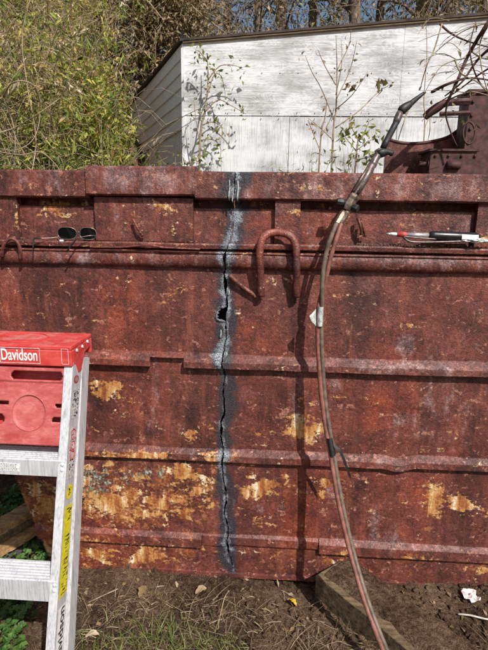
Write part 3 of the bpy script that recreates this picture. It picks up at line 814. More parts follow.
rustbox('end_wall', MB().hexa([(xl0, .008, z_bot), (xl0, 2.31, z_bot), (xl1, 2.31, zt - .03), (xl1, .008, zt - .03)], [(xl0 + .012, .008, z_bot), (xl0 + .012, 2.31, z_bot), (xl1 + .012, 2.31, zt - .03), (xl1 + .012, .008, zt - .03)]))
for nm, c, s_ in (('rim', (0.62, 2.35, zt - .05), (4.76, .07, .1)),): rustbox(nm, MB().box(c, s_))
# soil added inside so that the torch cut looks dark from outside
nx, ny = 90, 50
gx = np.linspace(xl0 + 0.06, X_RIGHT - 0.05, nx); gy = np.linspace(0.03, 2.28, ny)
GX, GY = np.meshgrid(gx, gy)
GZ = z_led - 0.10 + 0.06 * npnoise(GX, GY, 90, 2, 4)
V = np.stack([GX.ravel(), GY.ravel(), GZ.ravel()], 1)
me = gridmesh('added_soil_fill', V, ny, nx)
o = link('added_soil_fill', me, M['soil'], None, 'stuff', True); tag(o, 'soil added inside the rusty container to darken the torch cut', 'soil')
# its vertical face, set back behind the side sheet to keep the hole dark
GZ2 = np.linspace(z_bot + .02, z_led - 0.06, 60); GX2, GZ3 = np.meshgrid(gx, GZ2)
o['label'] = 'dark soil heaped inside the rusty container'
V = np.stack([GX2.ravel(), (0.125 + 0.012 * npnoise(GX2, GZ3, 91, 9, 4)).ravel(), GZ3.ravel()], 1)
me2 = gridmesh('added_soil_face', V, 60, nx)
f = link('added_soil_face', me2, M['soil'], o, 'stuff', True)

# ------------------------------------------------------------------ step ladder
def text_mesh(txt, size, name, shear=0.0):
    cu = bpy.data.curves.new('t', 'FONT'); cu.body = txt; cu.size = size; cu.extrude = 0.0004; cu.offset = size * 0.012; cu.shear = shear
    cu.align_x = 'CENTER'; cu.align_y = 'CENTER'
    ob = bpy.data.objects.new('t', cu); col.objects.link(ob)
    dg = bpy.context.evaluated_depsgraph_get()
    me = bpy.data.meshes.new_from_object(ob.evaluated_get(dg))
    bpy.data.objects.remove(ob); bpy.data.curves.remove(cu)
    me.name = name
    return me
def frame(o, xa, ya):
    """matrix with local x along xa, local y along ya"""
    xa = xa.normalized(); za = xa.cross(ya).normalized(); ya = za.cross(xa)
    return Matrix(((xa.x, ya.x, za.x, o.x), (xa.y, ya.y, za.y, o.y), (xa.z, ya.z, za.z, o.z), (0, 0, 0, 1)))

def build_ladder():
    YC = -0.47
    ftr = at(71, 346.5, YC)                    # front, top, right corner of the cap
    ZC = ftr.z
    cx = at(-2, 346, YC).x
    hw = ftr.x - cx
    dep = 0.150
    ch = ftr.z - at(70, 367, YC).z
    lean = 0.27
    gr = gz(cx, -0.8)
    root = empty('step_ladder', (cx, -0.62, gr), 'folded aluminium step ladder with red top, leaning by the rusty container', 'ladder')
    # cap
    cap = MB()
    t0 = 0.004
    q0 = [(cx - hw, YC, ZC - t0), (cx + hw, YC, ZC - t0), (cx + hw - .002, YC + dep, ZC - t0), (cx - hw + .002, YC + dep, ZC - t0)]
    cap.box((cx, YC + dep / 2, ZC - 0.006), (2 * hw, dep, 0.012))
    cap.box((cx, YC + 0.005, ZC - ch / 2 - 0.006), (2 * hw, 0.010, ch - 0.012))
    cap.box((cx, YC + dep - 0.005, ZC - ch / 2 - 0.006), (2 * hw, 0.010, ch - 0.012))
    for s in (-1, 1):
        # side cheek with the pointed ear in the middle
        pr = [(YC + .010, ZC - .012), (YC + dep - .010, ZC - .012), (YC + dep - .010, ZC - ch * .62), (YC + .090, ZC - ch * .75), (YC + .062, ZC - ch - .030), (YC + .040, ZC - ch - .030), (YC + .024, ZC - ch), (YC + .010, ZC - ch)]
        x0 = cx + s * hw; x1 = cx + s * (hw - .010)
        vs = [(x0, y, z) for y, z in pr] + [(x1, y, z) for y, z in pr]; n = len(pr)
        cap.add(vs, [tuple(range(n)), tuple(range(2 * n - 1, n - 1, -1))] + [(i, i + n, (i + 1) % n + n, (i + 1) % n) for i in range(n)])
    capo = cap.build('top_cap', M['red'], root, bevel=0.003)
    # raised rim and dished tray on the top
    tr = MB()
    for k in range(28):
        a0 = 2 * math.pi * k / 28; a1 = 2 * math.pi * (k + 1) / 28
        c = Vector((cx + 0.03, YC + dep / 2, ZC + .0006))
        e = lambda a, r: c + Vector((math.cos(a) * r * 1.35, math.sin(a) * r, 0))
        up_ = Vector((0, 0, .003))
        tr.hexa([e(a0, .050), e(a0, .054), e(a1, .054), e(a1, .050)], [e(a0, .050) + up_, e(a0, .054) + up_, e(a1, .054) + up_, e(a1, .050) + up_])
    tr.build('tray_ring', M['red'], capo)
    for s in (-1, 1):
        for dy in (.035, .075, .115):
            p = Vector((cx + s * (hw + .001), YC + dy, ZC - ch * .42 + (.004 if dy < .1 else .008)))
            MB().tube([p - Vector((s * .003, 0, 0)), p + Vector((s * .002, 0, 0))], [.0055, .0045], 10).build('rivet', M['alu'], capo, smooth=False)
    # lettering on the cap's front
    ta = at(19, 355.2, YC - .0012); sc_w = (at(37, 356, YC).x - at(1, 355, YC).x)
    me = text_mesh('Davidson', 0.036, 'lettering')
    xs = [v.co.x for v in me.vertices]; k = sc_w / (max(xs) - min(xs))
    for v in me.vertices: v.co.x *= k; v.co.y *= 1.25
    me.transform(frame(ta, Vector((1, 0, 0)), Vector((0, 0, 1))))
    link('lettering', me, M['white'], capo)
    b0 = at(-12, 346.8, YC).x, at(39.5, 350, YC).x
    zt_, zb_ = at(20, 347.6, YC).z, at(20, 363.0, YC).z
    fr = MB(); yb = YC - .0011; w_ = .0011
    for (x0, x1, z0, z1) in ((b0[0], b0[1], zt_ - w_, zt_), (b0[0], b0[1], zb_, zb_ + w_), (b0[0], b0[0] + w_, zb_ + w_, zt_ - w_), (b0[1] - w_, b0[1], zb_ + w_, zt_ - w_)):
        fr.box(((x0 + x1) / 2, yb, (z0 + z1) / 2), (x1 - x0, .0006, z1 - z0))
    fr.build('label_border', M['whiteworn'], capo)
    em = MB(); p = at(-5.5, 355, YC)
    em.box((p.x, yb, (zt_ + zb_) / 2), (.031, .0006, (zt_ - zb_) - .004)); em.build('emblem', M['white'], capo)
    f2 = MB(); x0 = at(61, 350, YC).x; x1 = at(68, 350, YC).x
    for (a0, a1, z0, z1) in ((x0, x1, zt_ - .0008, zt_), (x0, x1, zb_, zb_ + .0008), (x0, x0 + .0008, zb_, zt_), (x1 - .0008, x1, zb_, zt_)):
        f2.box(((a0 + a1) / 2, YC - .0006, (z0 + z1) / 2), (a1 - a0, .0005, z1 - z0))
    f2.build('moulded_line', M['whiteworn'], capo)
    # front rails: channel with front flange and outward facing web
    N = Vector((0, 1, -lean)).normalized()
    P0 = Vector((cx, YC + 0.012, ZC - ch * .6))
    on = lambda px, py, off=0.0: atplane(px, py, P0 + N * off, N)
    R_top = on(72.5, 372); R_bot = on(54.5, 645)
    rd = (R_bot - R_top).normalized()
    Lr = (R_top.z + 0.02 - gr) / -rd.z
    rtop = R_top - rd * 0.025
    rbot = rtop + rd * Lr
    fw = 0.024; wd = 0.062
    back = Vector((0, 1, 0)) - rd * rd.y; back.normalize()
    def mir(p): return Vector((2 * cx - p.x, p.y, p.z))
    def rail(name, a, b, fw, wd, s, off=0.0, th=.003):
        pts = []
        for p in (a, b):
            p = p + back * off
            A0 = p; A1 = p - Vector((fw, 0, 0)); A2 = A1 + back * th; A3 = p - Vector((th, 0, 0)) + back * th
            A4 = p - Vector((th, 0, 0)) + back * (wd - th); A5 = p - Vector((fw, 0, 0)) + back * (wd - th); A6 = A5 + back * th; A7 = p + back * wd
            q = [A0, A1, A2, A3, A4, A5, A6, A7]
            if s < 0: q = [mir(v) for v in q]
            pts.append(q)
        m = MB(); n = 8
        fs = [(i, (i + 1) % n, (i + 1) % n + n, i + n) for i in range(n)] + [tuple(range(n))[::-1], tuple(range(n, 2 * n))]
        m.add(pts[0] + pts[1], fs)
        return m.build(name, M['alu'], root, bevel=.0008)
    rails = {}
    for s in (1, -1):
        rails[s] = rail('front_rail', rtop, rbot, fw, wd, s)
    # rear rails folded up close behind
    rr0 = rtop + Vector((0.000, 0, .012)); rr1 = rbot + Vector((0.004, 0, .02)) - rd * 0.0
    for s in (1, -1):
        o = rail('rear_rail', rr0, rr1 + back * 0.03, 0.022, 0.052, s, off=wd + .010)
    for py_ in (466, 590):
        p = on(30, py_); tt_ = (rtop.z - p.z) / -rd.z
        p = rtop + rd * tt_ + back * (wd + .045)
        m = MB(); q = mir(p); m.tube([p - Vector((.003, 0, 0)), q + Vector((.003, 0, 0))], .007, 8); m.build('rear_brace', M['alu'], root, smooth=True)
    for s in (1, -1):
        for nm, p, w in (('foot', rbot, wd), ('foot', rr1 + back * (wd + .046), .058)):
            c = p + back * w / 2 - Vector((fw / 2, 0, 0))
            if s < 0: c = mir(c)
            MB().box((c.x, c.y, c.z - .004), (fw + .012, w + .012, .028)).build(nm, M['black'], root, bevel=.003)
    # steps
    def step(py_top, py_edge, py_bot, i):
        pe = on(30, py_edge); pbm = on(30, py_bot)
        zt_ = pe.z; hh = (pe.z - pbm.z) * 0.92
        y0 = pe.y
        tt = (rtop.z - zt_) / -rd.z
        xr = (rtop + rd * tt).x - .0035
        y0 = (rtop + rd * tt).y - .002
        x0, x1 = 2 * cx - xr, xr
        dpt = 0.078
        m = MB()
        m.box((cx, y0 + dpt / 2, zt_ - .003), (x1 - x0, dpt, .004))
        m.box((cx, y0 + .0015, zt_ - hh / 2 - .005), (x1 - x0, .003, hh))
        m.box((cx, y0 + dpt - .0015, zt_ - hh / 2 - .005), (x1 - x0, .003, hh))
        so = m.build('step', M['alu'], root)
        for k in range(7):
            MB().box((cx, y0 + .006 + k * .0108, zt_ + .0002), (x1 - x0 - .002, .0042, .0026)).build('tread_ridge', M['alu'], so)
        for s in (1, -1):
            for dz in (.010, .024):
                p = rtop + rd * (tt + dz) - Vector((fw * .45, 0, 0)) - back * .0
                if s < 0: p = mir(p)
                MB().tube([p + back * .001, p - back * .002, p - back * .0035], [.0048, .0048, .002], 10).build('rivet', M['alu'], rails[s], smooth=False)
        return y0, zt_, hh
    y1, zs1_, h1 = step(447, 459.5, 477, 0)
    step(563, 580, 605, 1)
    for frac in (.93,):
        pass
    # lowest step, below the picture
    step(0, 735, 770, 2)
    # label on the upper step
    la = at(-3, 466.5, y1 - .0012); lb = at(20, 466.5, y1 - .0012)
    lab = MB(); lw = lb.x - la.x
    lab.add([(la.x, y1 - .0012, la.z - .011), (lb.x - .002, y1 - .0012, la.z - .012), (lb.x - .004, y1 - .0012, la.z - .004), (lb.x, y1 - .0012, la.z + .004), (lb.x - .001, y1 - .0012, la.z + .011), (la.x, y1 - .0012, la.z + .013)], [(0, 1, 2, 3, 4, 5)])
    lo = lab.build('step_label', M['white'], root)
    pr = MB()
    for r_ in range(5):
        x = la.x + .006
        while x < lb.x - .012:
            w_ = random.uniform(.002, .007)
            pr.box((x + w_ / 2, y1 - .0016, la.z + .009 - r_ * .0042), (w_, .0003, .0014)); x += w_ + .0015
    pr.build('print', M['ink'], lo)
    # red shelf panel between the rails, with cut outs
    YPo = 0.004
    xr_ = lambda z: (rtop + rd * ((rtop.z - z) / -rd.z)).x - .004
    ztp = on(30, 367.5).z; zbt = on(30, 446.5).z
    import bmesh
    bm = bmesh.new()
    def pw(x, z, off=0.0):
        y = rtop.y + (rtop.z - z) * (rd.y / -rd.z)
        return Vector((x, y + .0085 + off, z))
    nx_, nz_ = 120, 60
    hx = lambda px, py: on(px, py)
    slots = [(hx(10, 376).x, hx(62, 376).x, hx(30, 380.5).z, hx(30, 371).z)]
    slots.append((2 * cx - slots[0][1], 2 * cx - slots[0][0], slots[0][2], slots[0][3]))
    ov = []
    for (px0, px1, py, r_) in ((55.5, 61.5, 407, 2.0), (52, 61.5, 421, 2.3), (-5, 5, 403.5, 2.2)):
        a = hx(px0, py); b = hx(px1, py); ov.append((a.x, b.x, a.z, r_ * .0026))
        if px0 > 10: ov.append((2 * cx - b.x, 2 * cx - a.x, a.z, r_ * .0026))
    ch_ = hx(-2, 420); ov.append((ch_.x, ch_.x, ch_.z, .0135))
    cc = hx(27.5, 414); cr_ = .0475
    grid = {}
    for i in range(nx_ + 1):
        for j in range(nz_ + 1):
            z = zbt + (ztp - zbt) * j / nz_
            hwz = xr_(z) - cx
            x = cx + hwz * (2 * i / nx_ - 1)
            off = 0.0
            for c_x in (cc.x, 2 * cx - cc.x):
                d = math.hypot(x - c_x, z - cc.z)
                if d < cr_: off = max(off, .004 * min(1, (cr_ - d) / .006))
            if z > hx(30, 383).z: off -= .004
            grid[i, j] = bm.verts.new(pw(x, z, off))
    def hole(x, z):
        for (a, b, c, d) in slots:
            r_ = (d - c) / 2; xx = min(max(x, a + r_), b - r_)
            if math.hypot(x - xx, z - (c + d) / 2) < r_: return True
        for (a, b, c, r_) in ov:
            xx = min(max(x, a), b)
            if math.hypot(x - xx, z - c) < r_: return True
        return False
    for i in range(nx_):
        for j in range(nz_):
            vs = [grid[i, j], grid[i + 1, j], grid[i + 1, j + 1], grid[i, j + 1]]
            c_ = sum((v.co for v in vs), Vector()) / 4
            if not hole(c_.x, c_.z): bm.faces.new(vs)
    for v in [v for v in bm.verts if not v.link_faces]: bm.verts.remove(v)
    me = bpy.data.meshes.new('shelf_panel'); bm.to_mesh(me); bm.free()
    o = link('shelf_panel', me, M['redfade'], root, None, True)
    sm = o.modifiers.new('thick', 'SOLIDIFY'); sm.thickness = .006; sm.offset = -1
    mz = (ztp + zbt) / 2; pc_ = pw(cx, mz, .040); tl_ = math.atan(rd.y / -rd.z)
    MB().box(pc_, (2 * (xr_(mz) - cx) - .03, .012, (ztp - zbt) * .96), Matrix.Rotation(tl_, 3, 'X')).build('folded_shelf', M['red'], root, bevel=.003)
    # raised circle edge
    rg = MB()
    yy = lambda z: pw(0, z).y - .0008
    for c_x in (cc.x,):
        rg.tube([Vector((c_x + cr_ * math.cos(a), yy(cc.z + cr_ * math.sin(a)), cc.z + cr_ * math.sin(a))) for a in np.linspace(0, 2 * math.pi, 41)], .0012, 5, False)
    rg.build('moulded_ring', M['redfade'], o, smooth=True)
    # stickers on the outer web of the right front rail
    xw = lambda p: p + Vector((.0009, 0, 0))
    def web(t, s):   # t metres down the rail, s across the web 0..1
        return rtop + rd * t + back * (wd * s)
    def tpx(py):
        lo, hi = 0.0, Lr
        for _ in range(40):
            md = (lo + hi) / 2; p = web(md, .5) - CAM
            v = H0 / 2 - FPX * p.dot(up) / p.dot(fwd)
            if v < py: lo = md
            else: hi = md
        return lo
    rr = rails[1]
    def stick(name, py0, py1, s0, s1, mat, off=.0008, ragged=0.0):
        t0_, t1_ = tpx(py0), tpx(py1); m = MB(); k = 10
        vs = []
        for i in range(k + 1):
            t = t0_ + (t1_ - t0_) * i / k
            for s in (s0, s1):
                q = web(t, s + random.uniform(-ragged, ragged)) + Vector((off, 0, 0)); vs.append(q)
        m.add(vs, [(2 * i, 2 * i + 1, 2 * i + 3, 2 * i + 2) for i in range(k)])
        return m.build(name, mat, rr)
    def marks(parent, py0, py1, s0, s1, mat, n, off=.0012, wmin=.03, wmax=.12, hmin=.0015, hmax=.004):
        t0_, t1_ = tpx(py0), tpx(py1); m = MB()
        for _ in range(n):
            t = random.uniform(t0_, t1_); s = random.uniform(s0, s1 - .05); ws = random.uniform(wmin, wmax); hh = random.uniform(hmin, hmax)
            s2 = min(s + ws, s1)
            q = [web(t, s), web(t, s2), web(t + hh, s2), web(t + hh, s)]
            m.add([p + Vector((off, 0, 0)) for p in q], [(0, 1, 2, 3)])
        return m.build('print', mat, parent)
    s1_ = stick('warning_sticker', 388, 418, .12, .88, M['sticker'], ragged=.02); marks(s1_, 389, 416, .18, .85, M['ink'], 60)
    s2_ = stick('warning_sticker', 426, 478, .12, .88, M['sticker'], ragged=.02); marks(s2_, 428, 470, .2, .85, M['ink'], 60)
    for py in (434, 446, 454):
        t = tpx(py); m = MB(); rpts = [web(t, .5) + Vector((.0014, 0, 0)) + (back * math.cos(a) + rd * math.sin(a)) * .014 for a in np.linspace(0, 2 * math.pi, 21)]
        m.tube(rpts, .0014, 4, False); m.build('red_symbol', M['redink'], s2_)
    # round badge under the cap
    t = tpx(379); c_ = web(t, .45) + Vector((.001, 0, 0))
    def disc(name, c, a_, b_, mat, parent, off=0.0):
        m = MB(); vs = [c + Vector((off, 0, 0)) + back * math.cos(q) * a_ + rd * math.sin(q) * b_ for q in np.linspace(0, 2 * math.pi, 24, endpoint=False)]
        m.add(vs, [tuple(range(24))]); return m.build(name, mat, parent)
    d0 = disc('pivot_bolt', c_, .017, .011, M['redink'], rr); disc('bolt_face', c_, .011, .007, M['silver'], d0, .0008)
    # yellow oval, long yellow strip, white name sticker
    t = tpx(491.5); c_ = web(t, .5) + Vector((.001, 0, 0)); d1 = disc('oval_sticker', c_, .021, .020, M['yellow'], rr)
    marks(d1, 486, 494, .36, .66, M['ink'], 14, .0014)
    y_ = stick('yellow_sticker', 505, 596, .10, .90, M['yellow'], ragged=.015)
    marks(y_, 506, 520, .3, .84, M['ink'], 14, .0014, .08, .3, .0015, .004)
    for (a_, b_, n_, lo_, hi_) in ((534, 560, 26, .3, .8), (560, 594, 26, .2, .86)):
        marks(y_, a_, b_, lo_, hi_, M['ink'], n_, .0014, .12, .42, .0012, .0032)
    w_ = stick('name_sticker', 606, 668, .16, .90, M['white'])
    me = text_mesh('Davidson', 0.042, 'lettering')
    xs = [v.co.x for v in me.vertices]; k = (tpx(666) - tpx(608)) / (max(xs) - min(xs))
    for v in me.vertices: v.co.x *= k; v.co.y *= 1.05
    cpt = web((tpx(608) + tpx(666)) / 2, .55) + Vector((.0014, 0, 0))
    me.transform(frame(cpt, -rd, -back)); 
    link('lettering', me, M['ink'], w_)
build_ladder()

# ------------------------------------------------------------------ cutting torch and hoses
def build_torch():
    top = at(363, 175, -.04)
    root = empty('cutting_torch', tuple(at(349, 207, -.05)), 'black cutting torch hooked over the container rim with twin red and green hoses', 'torch')
    P = lambda px, py, y: at(px, py, y)
    pt = lambda lst, n=6: spline([P(*q) for q in lst], n)
    MB().tube(pt([(409, 105, .045), (416, 99, .052), (424, 93, .06)], 3), [.0095, .0092, .0082, .0072, .0064, .0056, .005], 10).build('nozzle', M['black'], root, smooth=True)
    m = MB(); m.tube(pt([(400, 112, .036), (404, 108.5, .04), (411, 103.5, .047)], 3), [.010, .0135, .015, .015, .0138, .012, .0098], 12); m.build('torch_head', M['black'], root, smooth=True)
    m = MB(); m.tube(pt([(396, 123, .026), (400, 112.5, .036)], 3), [.0108, .0122, .0122, .0112], 10); m.build('collar', M['torchtube'], root, smooth=True)
    m = MB(); m.tube(pt([(383, 148, .002), (397, 121, .028)], 4), .0105, 10); m.build('tube', M['black'], root, smooth=True)
    m = MB(); m.tube(pt([(377, 154, -.006), (387, 152, -.002), (393, 154, .0)], 3), [.012, .015, .014, .010, .008, .010, .007], 8); m.build('lever_clamp', M['black'], root, smooth=True)
    m = MB(); m.tube(pt([(381, 150, 0), (376, 158, -.008), (372, 166, -.02)], 3), [.011, .014, .0132, .012, .013, .0135, .013], 10); m.build('mixer', M['torchtube'], root, smooth=True)
    m = MB(); m.tube(pt([(372, 165, -.020), (366, 177, -.042), (354, 197, -.052)], 5), .0128, 12); m.build('handle', M['torchtube'], root, smooth=True)
    for dx, dy in ((-2.2, -1.2), (2.0, 1.3)):
        m = MB(); m.tube(pt([(371 + dx, 167 + dy, -.038), (356 + dx, 192 + dy, -.066)], 2), .0045, 6); m.build('handle_tube', M['brass'], root, smooth=True)
    m = MB(); m.tube(pt([(355, 195, -.052), (350, 203, -.056), (346, 210, -.06)], 3), [.017, .0185, .017, .0175, .018, .0165, .014], 6); m.build('valve_body', M['brass'], root)
    for (a, b) in (((349, 203, -.06), (337, 201.5, -.065)), ((350, 206, -.06), (358, 209, -.075))):
        m = MB(); m.tube(pt([a, b], 4), [.006, .006, .012, .0125, .011], 8); m.build('valve_knob', M['black'], root)
    # hoses
    base = [(345, 213, -.068), (338, 226, -.082), (332, 243, -.094), (327, 262, -.096), (323.5, 283, -.094), (320.5, 306, -.092), (319.5, 330, -.094), (320.5, 360, -.098), (323, 395, -.108), (327, 425, -.122), (331.5, 450, -.138), (337, 485, -.165), (343, 515, -.195), (350, 545, -.232), (359, 578, -.285), (370, 612, -.345), (384, 648, -.42), (400, 685, -.50)]
    mid = spline([P(*q) for q in base], 6)
    end = mid[-1]
    tail = [end + Vector((.05, -.10, -.10)), Vector((end.x + .12, end.y - .25, gz(end.x + .12, end.y - .25) + .02)), Vector((end.x + .4, end.y - .5, gz(end.x + .4, end.y - .5) + .015)), Vector((end.x + .9, end.y - .6, gz(end.x + .9, end.y - .6) + .015))]
    mid = mid[:-1] + spline([end] + tail, 6)
    n = len(mid)
    offw = []
    for i in range(n):
        py = i / (len(base) * 6)
        w = 0.0062 + 0.004 * max(0, 1 - abs(i - 12) / 12)
        offw.append(w)
    right = Vector((1, .15, 0)).normalized(); front = Vector((0, -1, 0))
    def sw(i):
        th = math.pi * (1 - 1 / (1 + math.exp(-(i - 27) / 2.2)))
        return right * math.cos(th) + front * math.sin(th)
    L_ = [mid[i] - sw(i) * offw[i] + Vector((0, .002 * math.sin(i * .5), 0)) for i in range(n)]
    R_ = [mid[i] + sw(i) * offw[i] + Vector((0, .003 * math.cos(i * .4), 0)) for i in range(n)]
    hr = MB().tube(L_, .0076, 10).build('red_hose', M['hose_red'], root, smooth=True)
    hg = MB().tube(R_, .0076, 10).build('green_hose', M['hose_green'], root, smooth=True)
    for hh, Lst in ((hr, L_), (hg, R_)):
        MB().tube([Lst[0] + (Lst[0] - Lst[1]) * 1.2, Lst[0], Lst[3], Lst[5]], [.0075, .0105, .0105, .0095], 6).build('hose_fitting', M['brass'], hh)
    # silver tape with a loose corner, black tape with a hanging tail
    def wrap(i0, i1, name, mat, extra=.002):
        m = MB(); pts = mid[i0:i1 + 1]
        m.tube([p + Vector((0, 0, 0)) for p in pts], [.0168 + extra * random.uniform(.3, 1.2) for _ in pts], 14, False, .58)
        return m.build(name, mat, root, smooth=True)
    s0 = min(range(n), key=lambda i: abs((mid[i] - P(320.5, 306, -.092)).length)); s1 = min(range(n), key=lambda i: abs((mid[i] - P(319.8, 327, -.094)).length))
    tp = wrap(s0, s1, 'silver_tape', M['ducttape'])
    a = P(316, 309, -.103); b = P(316, 326, -.103); c = P(309.5, 316, -.107); d = P(311.5, 321, -.112)
    MB().add([a, b, d, c], [(0, 1, 2, 3)]).build('tape_flap', M['ducttape'], tp)
    k0 = min(range(n), key=lambda i: abs((mid[i] - P(330, 437, -.130)).length)); k1 = min(range(n), key=lambda i: abs((mid[i] - P(333, 458, -.142)).length))
    tb = wrap(k0, k1, 'black_tape', M['black'], .003)
    tl = spline([P(335, 446, -.150), P(340.5, 452, -.155), P(345.5, 464, -.150), P(350.5, 478, -.140)], 5)
    m = MB()
    for i in range(len(tl) - 1):
        w0 = .0045 + .002 * math.sin(i); u = Vector((1, .4, .25)).normalized() * .0048
        m.hexa([tl[i] - u, tl[i] + u, tl[i + 1] + u, tl[i + 1] - u], [q + Vector((0, .0012, 0)) for q in (tl[i] - u, tl[i] + u, tl[i + 1] + u, tl[i + 1] - u)])
    m.build('tape_tail', M['black'], tb)
build_torch()

# ------------------------------------------------------------------ things lying on the ledge
def build_glasses():
    zl = z_led + .001
    c = at(77, 240, -.02)
    root = empty('sunglasses', (c.x, -.02, zl), 'dark sunglasses with thin metal frame lying on the container ledge', 'sunglasses')
    y0 = -.022
    def lens(px, w_, h_, px2):
        xc = at(px, 236, y0).x; ww = w_ * .0036; hh = h_ * .0036
        pr = []
        for a in np.linspace(0, 2 * math.pi, 28, endpoint=False):
            ca, sa = math.cos(a), math.sin(a)
            r_ = 1 / ((abs(ca) ** 2.6 + abs(sa) ** 2.6) ** (1 / 2.6))
            pr.append((xc + ca * r_ * ww / 2, y0 + .006 * ((ca * r_) ** 2) - .004, zl + .002 + hh / 2 + sa * r_ * hh / 2 * (1.0 if sa > 0 else .98)))
        return pr
    for px, w_, h_ in ((67, 18.5, 11.5), (88, 16, 11.5)):
        pr = lens(px, w_, h_, 0)
        m = MB(); m.add(pr, [tuple(range(28))]); m.add([(x, y + .002, z) for x, y, z in pr], [tuple(range(27, -1, -1))])
        lo = m.build('lens', M['lens'], root)
        MB().tube([Vector(p) for p in pr] + [Vector(pr[0])], .0013, 5, False).build('lens_rim', M['gold'], lo, smooth=True)
    br = spline([at(75.5, 234, y0 - .002), at(78, 231.5, y0 - .006), at(80.5, 234, y0 - .002)], 4)
    MB().tube(br, .0014, 5).build('bridge', M['gold'], root, smooth=True)
    # temples: one swings out to the left, one forward over the lip
    t1 = spline([at(58.5, 237, y0), at(50, 238, y0 - .012), at(40, 238.2, y0 - .025)], 4)
    MB().tube(t1, .0012, 5).build('temple', M['gold'], root, smooth=True)
    e1 = spline([at(40, 238.2, y0 - .025), at(34.5, 238, y0 - .03), at(33.4, 242, y0 - .034), at(33, 248.5, y0 - .040)], 4)
    MB().tube(e1, .0026, 6).build('temple_tip', M['blackgloss'], root, smooth=True)
    t2 = spline([at(96.5, 236, y0), at(92, 235.5, y0 - .02), at(84, 236.5, y0 - .03), at(77, 238, y0 - .036)], 4)
    MB().tube(t2, .0012, 5).build('temple', M['gold'], root, smooth=True)
    e2 = spline([at(77, 238, y0 - .036), at(73, 243, y0 - .040), at(67, 251, y0 - .046)], 4)
    MB().tube(e2, .0028, 6).build('temple_tip', M['blackgloss'], root, smooth=True)
    MB().box(at(61.5, 240.6, y0 - .008), (.014, .003, .006)).build('nose_pad', M['white'], root, bevel=.001)
build_glasses()

def build_tools():
    y0 = -.026
    A = at(386, 233.8, y0); B = at(479, 237.6, y0)
    root = empty('hand_tool', (A.x + .16, y0, z_led), 'slim tool with black handle, red band and white shaft on the ledge', 'tool')
    L = lambda t: A.lerp(B, t)
    MB().tube([L(0), L(.03), L(.05)], [.0022, .0045, .005], 8).build('tip', M['silver'], root, smooth=True)
    MB().tube([L(.05), L(.12)], .0052, 8).build('shaft', M['white'], root, smooth=True)
    MB().tube([L(.121), L(.20), L(.215)], [.0080, .0095, .0090], 8).build('red_band', M['redink'], root, smooth=True)
    MB().tube([L(.216), L(.46)], [.0068, .0090], 8).build('shaft', M['silver'], root, smooth=True)
    h = MB().tube([L(.46), L(.49), L(.52), L(.97), L(1.0)], [.010, .0150, .0165, .0165, .012], 10).build('handle', M['blackgloss'], root, smooth=True)
    a = L(.80); b = L(.975); m = MB()
    for i in range(6):
        t0, t1 = -1.9 + i * .2, -1.9 + (i + 1) * .2
        f = lambda p, t: p + Vector((0, math.sin(t) * .0172, math.cos(t) * .0172 - .002))
        m.add([f(a, t0), f(b, t0), f(b, t1), f(a, t1)], [(0, 1, 2, 3)])
    m.build('paper_label', M['white'], h)
    # flat grey tool below
    A2 = at(404, 239.5, -.040); B2 = at(462, 241.5, -.040)
    r2 = empty('spark_striker', (A2.x + .1, -.04, z_led), 'flat grey metal tool lying under the black-handled tool', 'tool')
    p = spline([at(404, 236.5, -.04), at(406, 239.5, -.041), at(414, 242, -.042), at(440, 242, -.042), at(462, 241.2, -.042)], 6)
    MB().tube(p, [.003] + [.0055] * (len(p) - 2) + [.004], 8, True, .7).build('body', M['torchtube'], r2, smooth=True)
    p = spline([at(404, 236.5, -.04), at(415, 237.6, -.041), at(436, 239.2, -.042)], 6)
    MB().tube(p, .003, 6).build('upper_arm', M['torchtube'], r2, smooth=True)
    # crumpled foil at the handle's end
    import bmesh
    c = at(478, 240.5, -.040)
    bm = bmesh.new(); bmesh.ops.create_icosphere(bm, subdivisions=4, radius=1)
    for v in bm.verts:
        k = 1 + .35 * mnoise.noise(v.co * 2.2) + .3 * mnoise.noise(v.co * 5)
        v.co = Vector((v.co.x * .046 * k, v.co.y * .012 * k, v.co.z * .007 * k)) + c
    me = bpy.data.meshes.new('crumpled_foil'); bm.to_mesh(me); bm.free()
    o = link('crumpled_foil', me, M['ducttape'], None); tag(o, 'crumpled scrap of silver foil at the end of the black tool handle', 'foil')
build_tools()

def ledge_debris():
    m = MB()
    for i in range(420):
        px = random.choice([random.uniform(335, 488), random.uniform(0, 488), random.uniform(360, 420)])
        y = random.uniform(YL + .012, YR - .004); p = at(px, 243, y); r = .0012 + .0045 * random.random() ** 3
        Mx = Matrix.Rotation(random.uniform(0, 3), 3, Vector((random.random(), random.random(), random.random() + .1)).normalized())
        m.box((p.x, y, z_led + r * .5), (r * random.uniform(1, 3), r * random.uniform(.8, 2), r), Mx)
    o = m.build('rust_flakes', M['leaf_litter'], None, 'stuff'); tag(o, 'rust flakes and crumbs lying along the container ledge', 'debris')
M['leaf_litter'] = mat_simple('rust_crumbs', (.10, .055, .04), .9, 0, .4, 120, .2)
ledge_debris()

